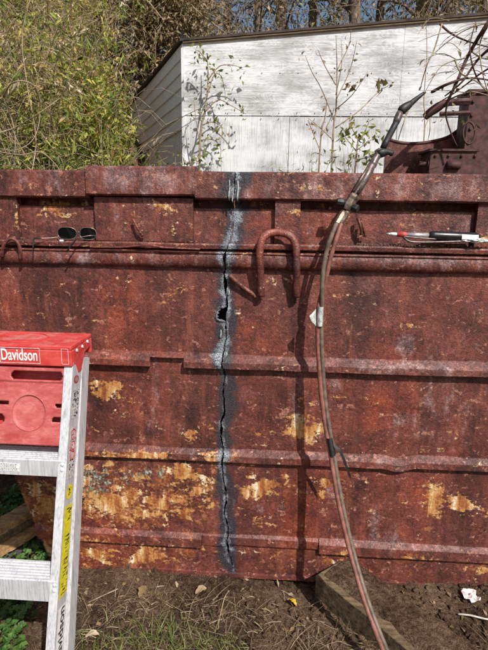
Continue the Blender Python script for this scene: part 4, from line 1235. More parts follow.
# ------------------------------------------------------------------ rusty machine behind the container, right
def build_machine():
    Y = 2.75
    c = at(450, 172, Y)
    root = empty('rusty_machine', (c.x, Y, gz(c.x, Y)), 'rusty scrap machine with a tall post and curved plate behind the rim', 'machine')
    g = gz(c.x, Y)
    def rp(name, m, smooth=False):
        return link(name, m.mesh(name), M['rust'] if name.startswith('curved') else M['darkrust'], root, None, smooth)
    edge = [(386, 139), (400, 143), (415, 144), (432, 142), (447, 138), (458, 131), (468, 123), (476, 118)]
    m = MB(); top = spline([at(x, y, Y) for x, y in edge], 5)
    for i in range(len(top) - 1):
        a, b = top[i], top[i + 1]
        q = [Vector((a.x, Y, g)), Vector((b.x, Y, g)), b, a]
        m.hexa(q, [p + Vector((0, .012, 0)) for p in q])
    rp('curved_plate', m)
    m = MB(); m.tube([p + Vector((0, .006, .004)) for p in top], .014, 8); rp('plate_edge', m, True)
    p0 = at(470, 93, Y - .25); p1 = at(500, 180, Y - .25)
    m = MB(); m.box(((p0.x + p1.x) / 2 + .02, Y - .15, (p0.z + g) / 2), (p1.x - p0.x + .04, .22, p0.z - g)); o = rp('post', m)
    m = MB(); m.box(((p0.x + p1.x) / 2 + .02, Y - .15, p0.z + .012), (p1.x - p0.x + .08, .26, .02)); rp('post_cap', m)
    b0 = at(431, 151, Y - .35); b1 = at(474, 176, Y - .35)
    m = MB(); m.box(((b0.x + b1.x) / 2, Y - .22, (b0.z + g) / 2), (b1.x - b0.x, .26, b0.z - g)); gb = rp('gear_housing', m)
    m = MB(); p = at(432, 164, Y - .3); m.tube([p + Vector((.03, 0, 0)), p - Vector((.04, 0, 0)), p - Vector((.045, 0, 0)), p - Vector((.10, 0, 0))], [.045, .045, .022, .02], 12); rp('shaft_stub', m)
    m = MB(); p = at(447, 165, Y - .36); m.tube([p, p + Vector((.1, 0, 0))], .03, 10); rp('shaft_stub', m, True)
    a0 = at(425, 117, Y - .3); a1 = at(443, 104, Y - .3); a2 = at(470, 101.5, Y - .3)
    m = MB(); m.tube(spline([a0, a1, a2], 4), [.03, .034, .036, .034, .03, .028, .028, .028, .028], 6); rp('arm', m)
    a0 = at(440, 114, Y - .28); a2 = at(470, 113, Y - .28)
    m = MB(); m.tube([a0, a0.lerp(a2, .5), a2], .018, 6); rp('arm', m)
    for i in range(5):
        p = Vector((p0.x + .03, Y - .262, p0.z - .06 - .10 * i)); m = MB(); m.tube([p, p - Vector((0, .012, 0))], .013, 6); rp('bolt', m)
    for i in range(4):
        p = Vector((b0.x + .04 + .10 * i, Y - .352, b0.z - .03)); m = MB(); m.tube([p, p - Vector((0, .012, 0))], .012, 6); rp('bolt', m)
    m = MB(); m.box(((b0.x + b1.x) / 2, Y - .22, b0.z + .008), (b1.x - b0.x + .04, .29, .016)); rp('housing_lid', m)
    pts = [at(469 + 6 * math.cos(t), 133 + 11 * math.sin(t), Y - .36) for t in np.linspace(0, 2 * math.pi, 25)]
    m = MB(); m.tube(pts, .008, 8, False); rp('hoop', m, True)
build_machine()

# ------------------------------------------------------------------ planks, beam, tarp
def beam(name, a, b, w, h, mat, label, cat, group=None, sag=0.0, notch=True):
    a = Vector(a); b = Vector(b); d = (b - a).normalized(); s = d.cross(Vector((0, 0, 1))).normalized(); u = s.cross(d)
    m = MB(); n = 14; vs = []
    for i in range(n + 1):
        p = a.lerp(b, i / n)
        j = lambda: random.uniform(-.002, .002)
        vs += [p - s * (w / 2 + j()) - u * (h / 2 + j()), p + s * (w / 2 + j()) - u * (h / 2 + j()), p + s * (w / 2 + j()) + u * (h / 2 + j()), p - s * (w / 2 + j()) + u * (h / 2 + j())]
    fs = [(4 * i + k, 4 * i + (k + 1) % 4, 4 * i + 4 + (k + 1) % 4, 4 * i + 4 + k) for i in range(n) for k in range(4)] + [(3, 2, 1, 0), (4 * n, 4 * n + 1, 4 * n + 2, 4 * n + 3)]
    m.add(vs, fs)
    o = m.build(name, mat, None, bevel=.003)
    return tag(o, label, cat, group)
pa = atz(326, 604, .07); pbm = atz(376, 647, .07)
da = (pbm - pa).normalized(); sa_ = Vector((-da.y, da.x, 0))
if sa_.x < 0: sa_ = -sa_
mid0 = pa + sa_ * .09 + Vector((0, 0, .02))
bo = beam('timber_beam', mid0 - da * .06, mid0 + da * 1.1, .18, .13, M['plank'], 'old timber beam half buried in soil under the container bottom', 'beam')
nx_, ny_ = 90, 18
V = []
for i in range(nx_):
    for j in range(ny_):
        p = mid0 + da * (-.04 + 1.1 * i / (nx_ - 1)) + sa_ * (-.07 + .16 * j / (ny_ - 1))
        e = min(1, j / 4, (ny_ - 1 - j) / 2 + .5)
        V.append((p.x, p.y, mid0.z + .062 + e * (.012 + .010 * mnoise.noise(Vector((p.x * 30, p.y * 30, 0))) + .008 * mnoise.noise(Vector((p.x * 9, p.y * 9, 4))))))
me = gridmesh('soil_layer', np.array(V), nx_, ny_, flip=True)
link('soil_layer', me, M['soil'], bo, 'stuff', True)

def bg_planks():
    T = [(-40, 549, 36, 506, .20, .075, .035, 'plank_tan', 'uppermost of the loose tan planks seen past the ladder'),
         (-40, 570, 40, 524, .13, .080, .035, 'plank_tan', 'lower tan plank between the ladder steps beyond the container end'),
         (-30, 583, 44, 534, .08, .10, .03, 'plank_grey', 'lowest, grey weathered plank beyond the sloping container end'),
         (-40, 558, 38, 515, .17, .05, .03, 'plank', 'narrow brown plank between the two tan planks past the ladder')]
    for x0, y0, x1, y1, z, w, h, mt, lab in T:
        beam('loose_plank', atz(x0, y0, z), atz(x1, y1, z + .02), w, h, M[mt], lab, 'plank', 'planks lying past the container end')
    # support log the planks rest on
    # teal tarp bundle
    import bmesh
    c = at(-6, 500, 1.05)
    bm = bmesh.new(); bmesh.ops.create_icosphere(bm, subdivisions=5, radius=1)
    for v in bm.verts:
        k = 1 + .22 * mnoise.noise(v.co * 1.6) + .10 * mnoise.noise(v.co * 5) + .05 * abs(mnoise.noise(v.co * 11))
        v.co = Vector((v.co.x * .42 * k, v.co.y * .35 * k, max(v.co.z, -.8) * .36 * k)) + Vector((c.x, 1.15, gz(c.x, 1.15) + .25))
    me = bpy.data.meshes.new('tarp_bundle'); bm.to_mesh(me); bm.free()
    o = link('tarp_bundle', me, M['tarp'], None, None, True); tag(o, 'dark teal tarpaulin bundle behind the planks past the ladder', 'tarp')
bg_planks()

# ------------------------------------------------------------------ ground litter
def near_ground():
    # clods
    import bmesh
    bm = bmesh.new(); bmesh.ops.create_icosphere(bm, subdivisions=1, radius=1)
    bv = np.array([v.co for v in bm.verts]); bf = np.array([[v.index for v in f.verts] for f in bm.faces]); bm.free()
    k = 9000
    x = rng.uniform(-1.0, 1.2, k); y = rng.uniform(-.75, .35, k)
    r = .0025 + .014 * rng.random(k) ** 5
    z = ground_h(x, y) + r * .2
    V = bv[None] * (r[:, None, None] * rng.uniform(.6, 1.3, (k, len(bv), 1)))
    V = V + np.stack([x, y, z], 1)[:, None, :]
    F = (bf[None] + (np.arange(k) * len(bv))[:, None, None]).reshape(-1, 3)
    me = bpy.data.meshes.new('soil_clods'); me.from_pydata(V.reshape(-1, 3).tolist(), [], F.tolist()); me.update()
    o = link('soil_clods', me, M['soil'], None, 'stuff'); tag(o, 'crumbly brown soil clods on the ground below the container', 'soil')
    # dry straw
    k = 11000
    x = rng.uniform(-.75, 1.2, k); y = rng.uniform(-.8, .25, k)
    keep = npnoise(x, y, 61, 3.2, 3) + .40 * (x < .0) + .30 * (y < -.22) - .35 * (y > -.12) - .5 * (x > .2) * (y > -.25) > .15
    x, y = x[keep], y[keep]; k = len(x)
    P = np.stack([x, y, ground_h(x, y) + .003], 1)
    D = rdir(k); D[:, 2] = np.abs(D[:, 2]) * .35 + .03
    me = blademesh('dry_grass', P, D, rng.uniform(.015, .13, k), rng.uniform(.0008, .0022, k), rng.uniform(.1, .7, k), rng.beta(2, 2, k))
    o = link('dry_grass', me, M['straw'], None, 'stuff'); tag(o, 'dry straw-coloured grass scattered on the soil by the ladder', 'grass')
    # green tufts
    cs = [(110, 640), (130, 650), (160, 640), (180, 648), (150, 632), (200, 655), (95, 655), (230, 655), (120, 660), (175, 662), (145, 668), (215, 645)]
    Ps = []; 
    for px, py in cs:
        c = atz(px, py, .06); q = rng.normal(size=(60, 2)) * .04
        Ps.append(np.stack([c.x + q[:, 0], c.y + q[:, 1], ground_h(c.x + q[:, 0], c.y + q[:, 1])], 1))
    P = np.concatenate(Ps); k = len(P)
    D = rdir(k, 1.6); D[:, 2] = np.abs(D[:, 2])
    me = blademesh('green_grass', P, D, rng.uniform(.03, .085, k), rng.uniform(.0015, .0035, k), rng.uniform(.1, .6, k), rng.beta(2, 2, k))
    o = link('green_grass', me, M['grass'], None, 'stuff'); tag(o, 'green grass tufts on the ground right of the ladder', 'grass')
    # ground ivy: round scalloped leaves
    k = 9000
    x = rng.uniform(-1.3, -.30, k); y = rng.uniform(-.6, .75, k)
    lim = atz(46, 640, .06).x
    keep = (x < lim + .05 * npnoise(x, y, 71, 6, 2) - .12 * sstep(-.6, 0, y)) & ~((y > -.12) & (x > x_left(.1) + .02))
    x, y = x[keep], y[keep]; k = len(x)
    P = np.stack([x, y, ground_h(x, y) + .01 + .05 * rng.random(k) ** 1.5], 1)
    N = rdir(k, 2.2); T = np.cross(N, rdir(k)); T /= np.linalg.norm(T, axis=1, keepdims=True); B = np.cross(N, T)
    r = rng.uniform(.006, .0145, k)
    nv = 10; rows = [P]
    for i in range(nv):
        a = math.pi * (0.12 + 1.76 * i / (nv - 1)); sc = 1.0 + .10 * (-1) ** i
        rows.append(P + (T * math.cos(a) + B * math.sin(a)) * (r * sc)[:, None] + N * (r * .22)[:, None])
    V = np.stack(rows, 1).reshape(-1, 3); m = nv + 1
    b = (np.arange(k) * m)[:, None, None]
    F = (b + np.array([[0, i, i + 1] for i in range(1, nv)])[None]).reshape(-1, 3)
    me = bpy.data.meshes.new('ground_ivy'); me.from_pydata(V.tolist(), [], F.tolist()); me.update()
    a = me.attributes.new('tint', 'FLOAT', 'POINT'); a.data.foreach_set('value', np.repeat(rng.beta(2, 2.2, k), m).astype(np.float32))
    o = link('ground_ivy', me, M['ivy'], None, 'stuff', True); tag(o, 'low green ground ivy covering the ground under the ladder', 'ground ivy')
    # dead leaf litter
    k = 900
    x = rng.uniform(-.95, 1.2, k); y = rng.uniform(-.75, .5, k)
    P = np.stack([x, y, ground_h(x, y) + .004], 1); D = rdir(k); D[:, 2] *= .2
    N = rdir(k, 2.5)
    me = leafmesh('leaf_litter', P, D, N, rng.uniform(.010, .035, k), rng.uniform(.006, .018, k), rng.uniform(.2, .9, k), .15, .05)
    o = link('leaf_litter', me, M['leaf_brown'], None, 'stuff'); tag(o, 'small brown leaf litter over the soil below the container', 'leaf litter')
near_ground()

def big_leaf(px, py, L, w, ang, mat, lab, tint, Z=.09):
    c = atz(px, py, Z); k = 9
    m = MB(); d = Vector((math.cos(ang), math.sin(ang), .1)); s = Vector((-math.sin(ang), math.cos(ang), .15))
    gg = gz(c.x, c.y) + .012
    vs = []
    for i in range(k):
        t = i / (k - 1); ww = w * math.sin(math.pi * min(1, t * .95 + .03)) ** .7 * (1 + .25 * math.sin(t * 19))
        p = Vector((c.x, c.y, gg)) + d * L * (t - .5) + Vector((0, 0, .012 * math.sin(t * 3)))
        vs += [p - s * ww / 2 + Vector((0, 0, .006)), p, p + s * ww / 2 + Vector((0, 0, .009))]
    fs = []
    for i in range(k - 1):
        for j in range(2): a = 3 * i + j; fs.append((a, a + 1, a + 4, a + 3))
    m.add(vs, fs)
    me = m.mesh('fallen_leaf'); a = me.attributes.new('tint', 'FLOAT', 'POINT'); a.data.foreach_set('value', np.full(len(me.vertices), tint, np.float32))
    o = link('fallen_leaf', me, mat, None, None, True); tag(o, lab, 'leaf', 'fallen leaves on the soil')
M['leaf_yellow'] = mat_leaf('yellow_leaf', [(0.0, (0.5, 0.28, 0.02)), (1.0, (0.62, 0.42, 0.05))], .2)
big_leaf(293, 597, .035, .022, 2.4, M['leaf_yellow'], 'yellow fallen leaf on the soil under the container', .5)
big_leaf(201, 587, .045, .024, .5, M['leaf_brown'], 'tan curled leaf on the soil below the torch cut', .75)
big_leaf(92, 634, .045, .018, .2, M['leaf_brown'], 'pale grey-brown leaf lying beside the ladder foot', 1.0)
big_leaf(143, 591, .05, .03, 1.2, M['leaf_brown'], 'reddish brown leaf on bare soil left of the tan leaf', .45)
def twig(name, pts, r, mat, lab, cat='twig', group='twigs on the soil'):
    q = []
    for px, py, dz in pts:
        p = atz(px, py, .08); q.append(Vector((p.x, p.y, gz(p.x, p.y) + .006 + dz)))
    o = MB().tube(spline(q, 5), r, 6).build(name, mat, None, smooth=True); tag(o, lab, cat, group)
M['pale'] = mat_simple('pale_bare_wood', (.46, .42, .36), .7, 0, .15, 60, .2)
twig('bare_twig', [(458, 613, 0), (470, 617, .01), (488, 621, .012), (510, 622, 0)], .0035, M['pale'], 'bleached pale twig on the soil at the right edge')
twig('bare_twig', [(88, 600, 0), (105, 596, .012), (118, 590, .015)], .0022, M['stem'], 'thin tan twig on the soil just right of the ladder')
twig('bare_twig', [(218, 622, 0), (224, 606, .05), (229, 598, .06)], .0016, M['stem'], 'thin straw stalk standing bent below the torch cut')
for i in range(46):
    px = random.uniform(90, 330); py = random.uniform(584, 640); a = random.uniform(0, 6.28); l = random.uniform(6, 18)
    if i == 0:
        tw = MB()
    p0 = atz(px, py, .08); p1 = atz(px + l * math.cos(a), py + .5 * l * math.sin(a), .08)
    q0 = Vector((p0.x, p0.y, gz(p0.x, p0.y) + .004)); q1 = Vector((p1.x, p1.y, gz(p1.x, p1.y) + random.uniform(.004, .03)))
    tw.tube([q0, q0.lerp(q1, .5) + Vector((0, 0, random.uniform(0, .008))), q1], random.uniform(.0008, .002), 4)
o = tw.build('twig_litter', M['stem'], None, 'stuff'); tag(o, 'fine broken twigs strewn over the soil below the container', 'twigs')
# torn white paper under the container on the right
m = MB(); c = atz(470, 601, .07); gg = gz(c.x, c.y) + .01
vs = []
for i in range(6):
    for j in range(6):
        vs.append((c.x + (i - 2.5) * .011 + random.uniform(-.004, .004), c.y + (j - 2.5) * .010 + random.uniform(-.004, .004), gg + random.uniform(0, .022)))
m.add(vs, [(i * 6 + j, i * 6 + j + 1, i * 6 + j + 7, i * 6 + j + 6) for i in range(5) for j in range(5)])
tag(m.build('paper_scrap', M['whiteworn'], None), 'torn crumpled pale paper scrap under the container at right', 'paper')

# ------------------------------------------------------------------ vegetation
def thicket():
    """cane brake on the bank left of the shed: arching canes carrying narrow leaves, one mass"""
    stems = MB()
    LP, LD, LT, LL = [], [], [], []
    n = 760
    for i in range(n):
        layer = random.random()
        y = 2.9 + 4.2 * layer
        # stay clear of the shed's side wall
        xmax = -1.50 - 0.42 * max(0, y - 3.2)
        xmin = -1.9 - 0.75 * (y + 1.7) * .62
        x = random.uniform(min(xmin, xmax - 1.0), xmax)
        if mnoise.noise(Vector((x * 1.5, y * 1.1, 3.3))) < -.12 and random.random() < .8: continue
        g = gz(x, y)
        h = random.uniform(1.3, 2.6) + 0.9 * layer + .3
        a = random.uniform(0, 2 * math.pi); ln = random.uniform(.15, .55) * h
        dv = Vector((math.cos(a) * ln * .9 - .0, math.sin(a) * ln * .6 - .25 * h * .5, 0))
        pts = [Vector((x, y, g)) + dv * t ** 2 + Vector((0, 0, h * (t - .28 * t ** 3))) for t in np.linspace(0, 1, 6)]
        stems.tube(pts, [.007, .0065, .006, .005, .004, .002], 4, False)
        brown = min(1, max(0, (pts[3].z - 2.0) / 2.4)) * .6
        dry = random.random() < .22
        for j in range(int(8 + 7 * random.random())):
            t = random.uniform(.15, 1.0); f = t * 5; ii = min(4, int(f)); p0 = pts[ii].lerp(pts[ii + 1], f - ii)
            sd_ = Vector((random.gauss(0, 1), random.gauss(-.3, 1), random.gauss(-.1, .6))).normalized()
            ln_ = random.uniform(.12, .45)
            tip = p0 + sd_ * ln_ + Vector((0, 0, -.25 * ln_))
            stems.tube([p0, p0 + sd_ * ln_ * .5, tip], [.003, .0025, .0012], 3, False)
            base_t = random.betavariate(1.7, 1.9) * .8 + brown * random.random() * .8 - (.20 if p0.z < 2.3 else 0) + (.35 if dry else 0)  # low leaves tinted darker, standing in for shade deep in the thicket
            for _q in range(random.randint(5, 11)):
                u_ = random.uniform(.25, 1.05); p = p0.lerp(tip, u_) + Vector((random.gauss(0, .025), random.gauss(0, .025), random.gauss(0, .02)))
                LP.append(p); LD.append(sd_ * .7 + Vector((random.gauss(0, .6), random.gauss(0, .6), random.gauss(-.55, .4))))
                LT.append(base_t + random.gauss(0, .10)); LL.append(random.uniform(.035, .115))
    P = np.array(LP); D = np.array(LD); k = len(P)
    L = np.array(LL)
    # the thicket keeps clear of the shed: its edge runs from the far end of the side wall towards the container
    ea, eb = at(133, 110, 2.9), SHED_C
    xe = ea.x + (P[:, 1] - ea.y) * (eb.x - ea.x) / (eb.y - ea.y)
    ok = ~((P[:, 0] > xe + .07 * np.sin(P[:, 2] * 9)) & (P[:, 2] < SHED_A.z + .1) & (rng.random(k) < .93))
    P, D, L, LT = P[ok], D[ok], L[ok], np.array(LT)[ok]; k = len(P)
    N = rdir(k, .8)
    me = leafmesh('cane_leaves', P, D, N, L, L * rng.uniform(.16, .30, k), np.array(LT), .3, .2)
    root = link('cane_thicket', me, M['leaf_cane'], None, 'stuff'); tag(root, 'dense yellow-green cane thicket on the bank left of the shed', 'thicket')
    stems.build('canes', M['stem'], root, 'stuff', True)
thicket()

def vine_thing(name, lab, cat, paths, rad, leaves, mat_stem, mat_leaf_, group=None, lsize=(.04, .08), wr=.5, tint=(2, 2), spread=.08, tmin=.0):
    """paths: lists of world points; leaves spread along them"""
    root = empty(name, tuple(paths[0][0]), lab, cat, group)
    m = MB(); LP = []
    for i, p in enumerate(paths):
        q = spline(p, 5); r0 = rad if i == 0 else rad * .5
        m.tube(q, [r0 * (1 - .75 * t) + .0008 for t in np.linspace(0, 1, len(q))], 5)
        LP.append(q)
    m.build('stem', mat_stem, root, None, True)
    if leaves:
        P = []
        for _ in range(leaves):
            q = random.choice(LP); t = random.uniform(tmin, 1) * (len(q) - 1); ii = min(int(t), len(q) - 2)
            P.append(q[ii].lerp(q[ii + 1], t - ii) + Vector((random.gauss(0, spread), random.gauss(0, spread), random.gauss(0, spread))))
        k = len(P); L = rng.uniform(lsize[0], lsize[1], k)
        D = rdir(k, -.5)
        me = leafmesh('leaves', np.array(P), D, rdir(k, .8) - np.array([0, .6, 0]), L, L * wr * rng.uniform(.7, 1.2, k), rng.beta(tint[0], tint[1], k), .2, .15)
        link('leaves', me, mat_leaf_, root)
    return root
# leafy climber at the shed corner
Yv = SHY - .22
base = [at(198, 176, Yv), at(200, 140, Yv), at(205, 112, Yv), at(208, 80, Yv + .05), at(207, 55, Yv + .08)]
base[0].z = gz(base[0].x, Yv)
vp = [base, [at(205, 112, Yv), at(218, 100, Yv), at(230, 105, Yv), at(246, 114, Yv - .05)], [at(208, 80, Yv), at(220, 66, Yv), at(236, 66, Yv), at(243, 70, Yv)], [at(200, 140, Yv), at(214, 140, Yv), at(221, 150, Yv), at(217, 168, Yv)],
      [at(206, 100, Yv), at(214, 75, Yv), at(222, 78, Yv), at(226, 100, Yv)], [at(201, 150, Yv), at(196, 120, Yv), at(194, 100, Yv)], [at(203, 125, Yv), at(212, 122, Yv), at(222, 128, Yv), at(220, 145, Yv)], [at(207, 60, Yv), at(200, 52, Yv), at(196, 50, Yv)]]
vine_thing('climbing_vine', 'leafy green vine climbing at the corner of the white shed', 'vine', vp, .014, 180, M['stem'], M['leaf_vine'], None, (.03, .08), .5, (2, 2), .05, .1)
# bare saplings in front of the shed
Ys = SHY - .9
def sap(pxs, name, lab, br, leaves, rad, lsz=(.03, .06), mt='leaf_brown', Y=Ys):
    main = [at(px, py, Y) for px, py in pxs]; main[0] = Vector((main[0].x, Y, gz(main[0].x, Y)))
    paths = [main]
    for b in br: paths.append([at(px, py, Y + random.uniform(-.15, .1)) for px, py in b])
    return vine_thing(name, lab, 'sapling', paths, rad, leaves, M['stem'], M[mt], 'saplings before the shed', lsz, .5, (2, 1.5), .025, .3)
sap([(332, 176), (333, 140), (336, 110), (337, 70), (336, 35)], 'bare_sapling', 'tall bare sapling with few leaves before the white shed wall',
    [[(334, 120), (322, 90), (312, 72), (305, 55)], [(336, 100), (350, 70), (357, 40)], [(336, 85), (325, 66), (318, 50)], [(337, 70), (349, 45), (351, 30)], [(335, 110), (352, 95), (368, 72)], [(335, 128), (360, 110), (378, 92), (392, 84)], [(333, 140), (318, 126), (308, 118)], [(336, 95), (342, 62), (341, 40)]], 36, .0105)
sap([(318, 176), (320, 150), (325, 118), (327, 100)], 'bare_sapling', 'slender short sapling just left of the tall bare sapling', [[(320, 150), (312, 130), (308, 120)], [(322, 135), (331, 118), (334, 108)]], 18, .010)
sap([(425, 176), (424, 140), (424, 100), (427, 55), (426, 20)], 'bare_sapling', 'single thin upright stem before the shed near the torch tip', [[(424, 130), (428, 120), (430, 112)]], 5, .006)
sap([(352, 176), (357, 150), (362, 138), (370, 120)], 'leafy_sapling', 'small sapling with narrow green leaves behind the torch handle', [[(357, 150), (368, 142), (381, 134)], [(357, 152), (346, 138), (340, 132)], [(360, 142), (352, 128), (350, 118)], [(356, 160), (372, 156), (382, 150)]], 90, .010, (.05, .09), 'leaf_vine')
# big drooping dead leaves
for px, py in ((381, 80), (349, 86)):
    p = at(px, py, Ys - .1); k = 7
    me = leafmesh('dead_leaves', np.repeat(np.array([p]), k, 0) + rng.normal(size=(k, 3)) * .02, rdir(k, -1.6), rdir(k), rng.uniform(.06, .12, k), rng.uniform(.03, .05, k), rng.uniform(.1, .6, k), .3, .2)
    o = link('dead_leaf_cluster', me, M['leaf_brown'], None); tag(o, 'hanging cluster of dead brown leaves %s on the sapling branch' % ('at the end' if px > 360 else 'close to the stem'), 'leaves', 'dead leaf clusters')
# low bushes peeping over the rim
def bush(px0, px1, py0, Y, lab, nl, mt, lsz, wr=.45, t=(2, 2)):
    a = at(px0, 172, Y); b = at(px1, 172, Y); zt_ = at(px0, py0, Y).z
    cx = (a.x + b.x) / 2; g = gz(cx, Y)
    root = empty('low_bush', (cx, Y, g), lab, 'bush', 'bushes behind the container rim')
    m = MB(); tips = []
    for i in range(34):
        x = random.uniform(a.x, b.x); yy = Y + random.gauss(0, .12); h = (zt_ - g) * random.uniform(.62, 1.02)
        p = [Vector((cx + (x - cx) * .3, Y, g)), Vector((cx + (x - cx) * .8, yy, g + h * .6)), Vector((x + random.gauss(0, .08), yy, g + h))]
        q = spline(p, 4); m.tube(q, [.006 * (1 - .8 * s) for s in np.linspace(0, 1, len(q))], 4, False); tips.append(q)
    m.build('stems', M['stem'], root, None, True)
    P = []
    for _ in range(nl):
        q = random.choice(tips); t_ = random.uniform(.45, 1) * (len(q) - 1.001); ii = int(t_)
        P.append(q[ii].lerp(q[ii + 1], t_ - ii) + Vector((random.gauss(0, .05), random.gauss(0, .05), random.gauss(0, .04))))
    k = len(P); L = rng.uniform(lsz[0], lsz[1], k)
    me = leafmesh('foliage', np.array(P), rdir(k, .2), rdir(k, .8), L, L * wr * rng.uniform(.7, 1.2, k), rng.beta(t[0], t[1], k), .25, .15)
    link('foliage', me, M[mt], root)
bush(142, 200, 152, 3.55, 'leafy green bush above the rim sleeve at the shed corner', 520, 'leaf_vine', (.05, .10))
bush(194, 222, 158, 3.4, 'small green bush right of the corner bush above the rim', 200, 'leaf_vine', (.04, .08))
bush(275, 345, 150, 3.5, 'feathery pale green bush at the sapling foot', 700, 'leaf_vine', (.05, .11), .16, (4, 2))
bush(340, 378, 140, 3.3, 'pale leafy bush directly behind the torch handle', 260, 'leaf_vine', (.04, .08), .4, (3, 2))
bush(-20, 60, 158, 2.9, 'low green weeds over the rim at the left edge', 500, 'leaf_cane', (.05, .1), .25)
bush(60, 126, 128, 2.9, 'green weeds standing over the rim left of the sleeve', 900, 'leaf_cane', (.05, .1), .25)
bush(84, 128, 70, 3.9, 'tall leafy shrub filling the bank beside the shed side wall', 2600, 'leaf_cane', (.05, .11), .3)
bush(60, 112, 60, 4.6, 'yellowish tall shrub on the bank left of the leafy shrub', 2600, 'leaf_cane', (.05, .11), .3, (2.4, 1.6))
# arching bleached vines at far left
Yb = 2.6
for pts, lab in (([(-14, 150), (2, 100), (14, 82), (34, 86), (40, 112), (34, 138), (16, 150), (-6, 147)], 'looping bleached vine before the thicket at the left edge'),
                 ([(-10, 135), (14, 128), (38, 114), (60, 98)], 'straight pale cane slanting up across the looping vine'),
                 ([(-10, 84), (4, 100), (14, 128), (15, 155), (14, 180)], 'pale stem curving down behind the rim at left'),
                 ([(-10, 150), (20, 155), (40, 152), (56, 165), (64, 180)], 'pale vine trailing just above the rim at left'),
                 ([(30, 180), (36, 140), (28, 90), (22, 40), (30, 0)], 'tall pale stem rising through the thicket')):
    q = spline([at(px, py, Yb + random.uniform(-.05, .25)) for px, py in pts], 6)
    o = MB().tube(q, [.0065 * (1 - .5 * t) for t in np.linspace(0, 1, len(q))], 5).build('bare_vine', M['stem'], None, smooth=True)
    tag(o, lab, 'vine', 'bleached bare vines')
# bramble at the right
Yq = 2.0
def bramble():
    P = lambda l, j=.1: [at(px, py, Yq + random.uniform(-j, j)) for px, py in l]
    lst = [([(500, 8), (486, 26), (468, 56), (456, 84), (444, 106), (428, 117)], .016), ([(510, 30), (490, 48), (476, 62), (462, 82), (445, 96)], .011), ([(440, 24), (452, 34), (470, 42), (500, 50)], .008), ([(442, 24), (434, 50), (426, 68), (420, 90)], .006),
           ([(432, 92), (448, 84), (470, 78), (500, 82)], .011), ([(500, 62), (480, 74), (456, 92), (436, 104)], .007), ([(456, 84), (446, 110), (450, 130), (457, 146)], .008), ([(500, 95), (484, 88), (474, 70), (470, 46), (476, 22)], .007), ([(426, 92), (410, 108), (404, 122), (398, 140)], .006),
           ([(500, 20), (470, 28), (450, 40), (436, 52), (428, 60)], .005), ([(448, 100), (470, 92), (490, 96)], .006), ([(455, 60), (462, 74), (480, 84), (500, 108)], .006), ([(430, 118), (430, 130), (428, 140)], .004), ([(470, 50), (482, 58), (500, 60)], .006), ([(466, 58), (450, 62), (438, 70), (424, 94)], .004), ([(488, 26), (480, 44), (482, 70), (490, 100)], .006)]
    root = empty('bare_bramble', tuple(at(500, 60, Yq)), 'tangled dark bare bramble arching in from the right above the torch tip', 'bramble')
    m = MB()
    for l, r_ in lst:
        q = spline(P(l), 5); m = MB(); m.tube(q, [r_ * (1 - .55 * t) for t in np.linspace(0, 1, len(q))], 6); m.build('branch', M['twig_dark'] if r_ > .0065 else M['stem'], root, None, True)
    for _ in range(24):
        x0, y0 = random.uniform(440, 500), random.uniform(20, 100); a = random.uniform(2.2, 3.9); l = random.uniform(18, 50)
        q = spline([at(x0, y0, Yq + random.uniform(-.2, .2)), at(x0 + l * .5 * math.cos(a) + random.uniform(-4, 4), y0 - l * .5 * math.sin(a) * .7 + random.uniform(-5, 3), Yq), at(x0 + l * math.cos(a), y0 - l * math.sin(a) * .6 + random.uniform(0, 12), Yq + random.uniform(-.2, .2))], 4)
        MB().tube(q, [.0028 * (1 - .6 * t) for t in np.linspace(0, 1, len(q))], 4).build('twig', M['stem'] if random.random() < .5 else M['twig_dark'], root, None, True)
    # the roots come down outside the picture
    m = MB(); m.tube(spline([at(500, 8, Yq), at(540, 60, Yq + .9), Vector((at(560, 60, Yq).x, 3.2, gz(2.2, 3.2)))], 5), .02, 6); m.build('branch', M['twig_dark'], root, None, True)
    pts = np.array([at(random.uniform(425, 490), random.uniform(30, 125), Yq + random.uniform(-.2, .2)) for _ in range(26)])
    k = len(pts); me = leafmesh('dead_leaves', pts, rdir(k, -1), rdir(k), rng.uniform(.03, .07, k), rng.uniform(.015, .03, k), rng.uniform(.1, .7, k)); link('dead_leaves', me, M['leaf_brown'], root)
bramble()

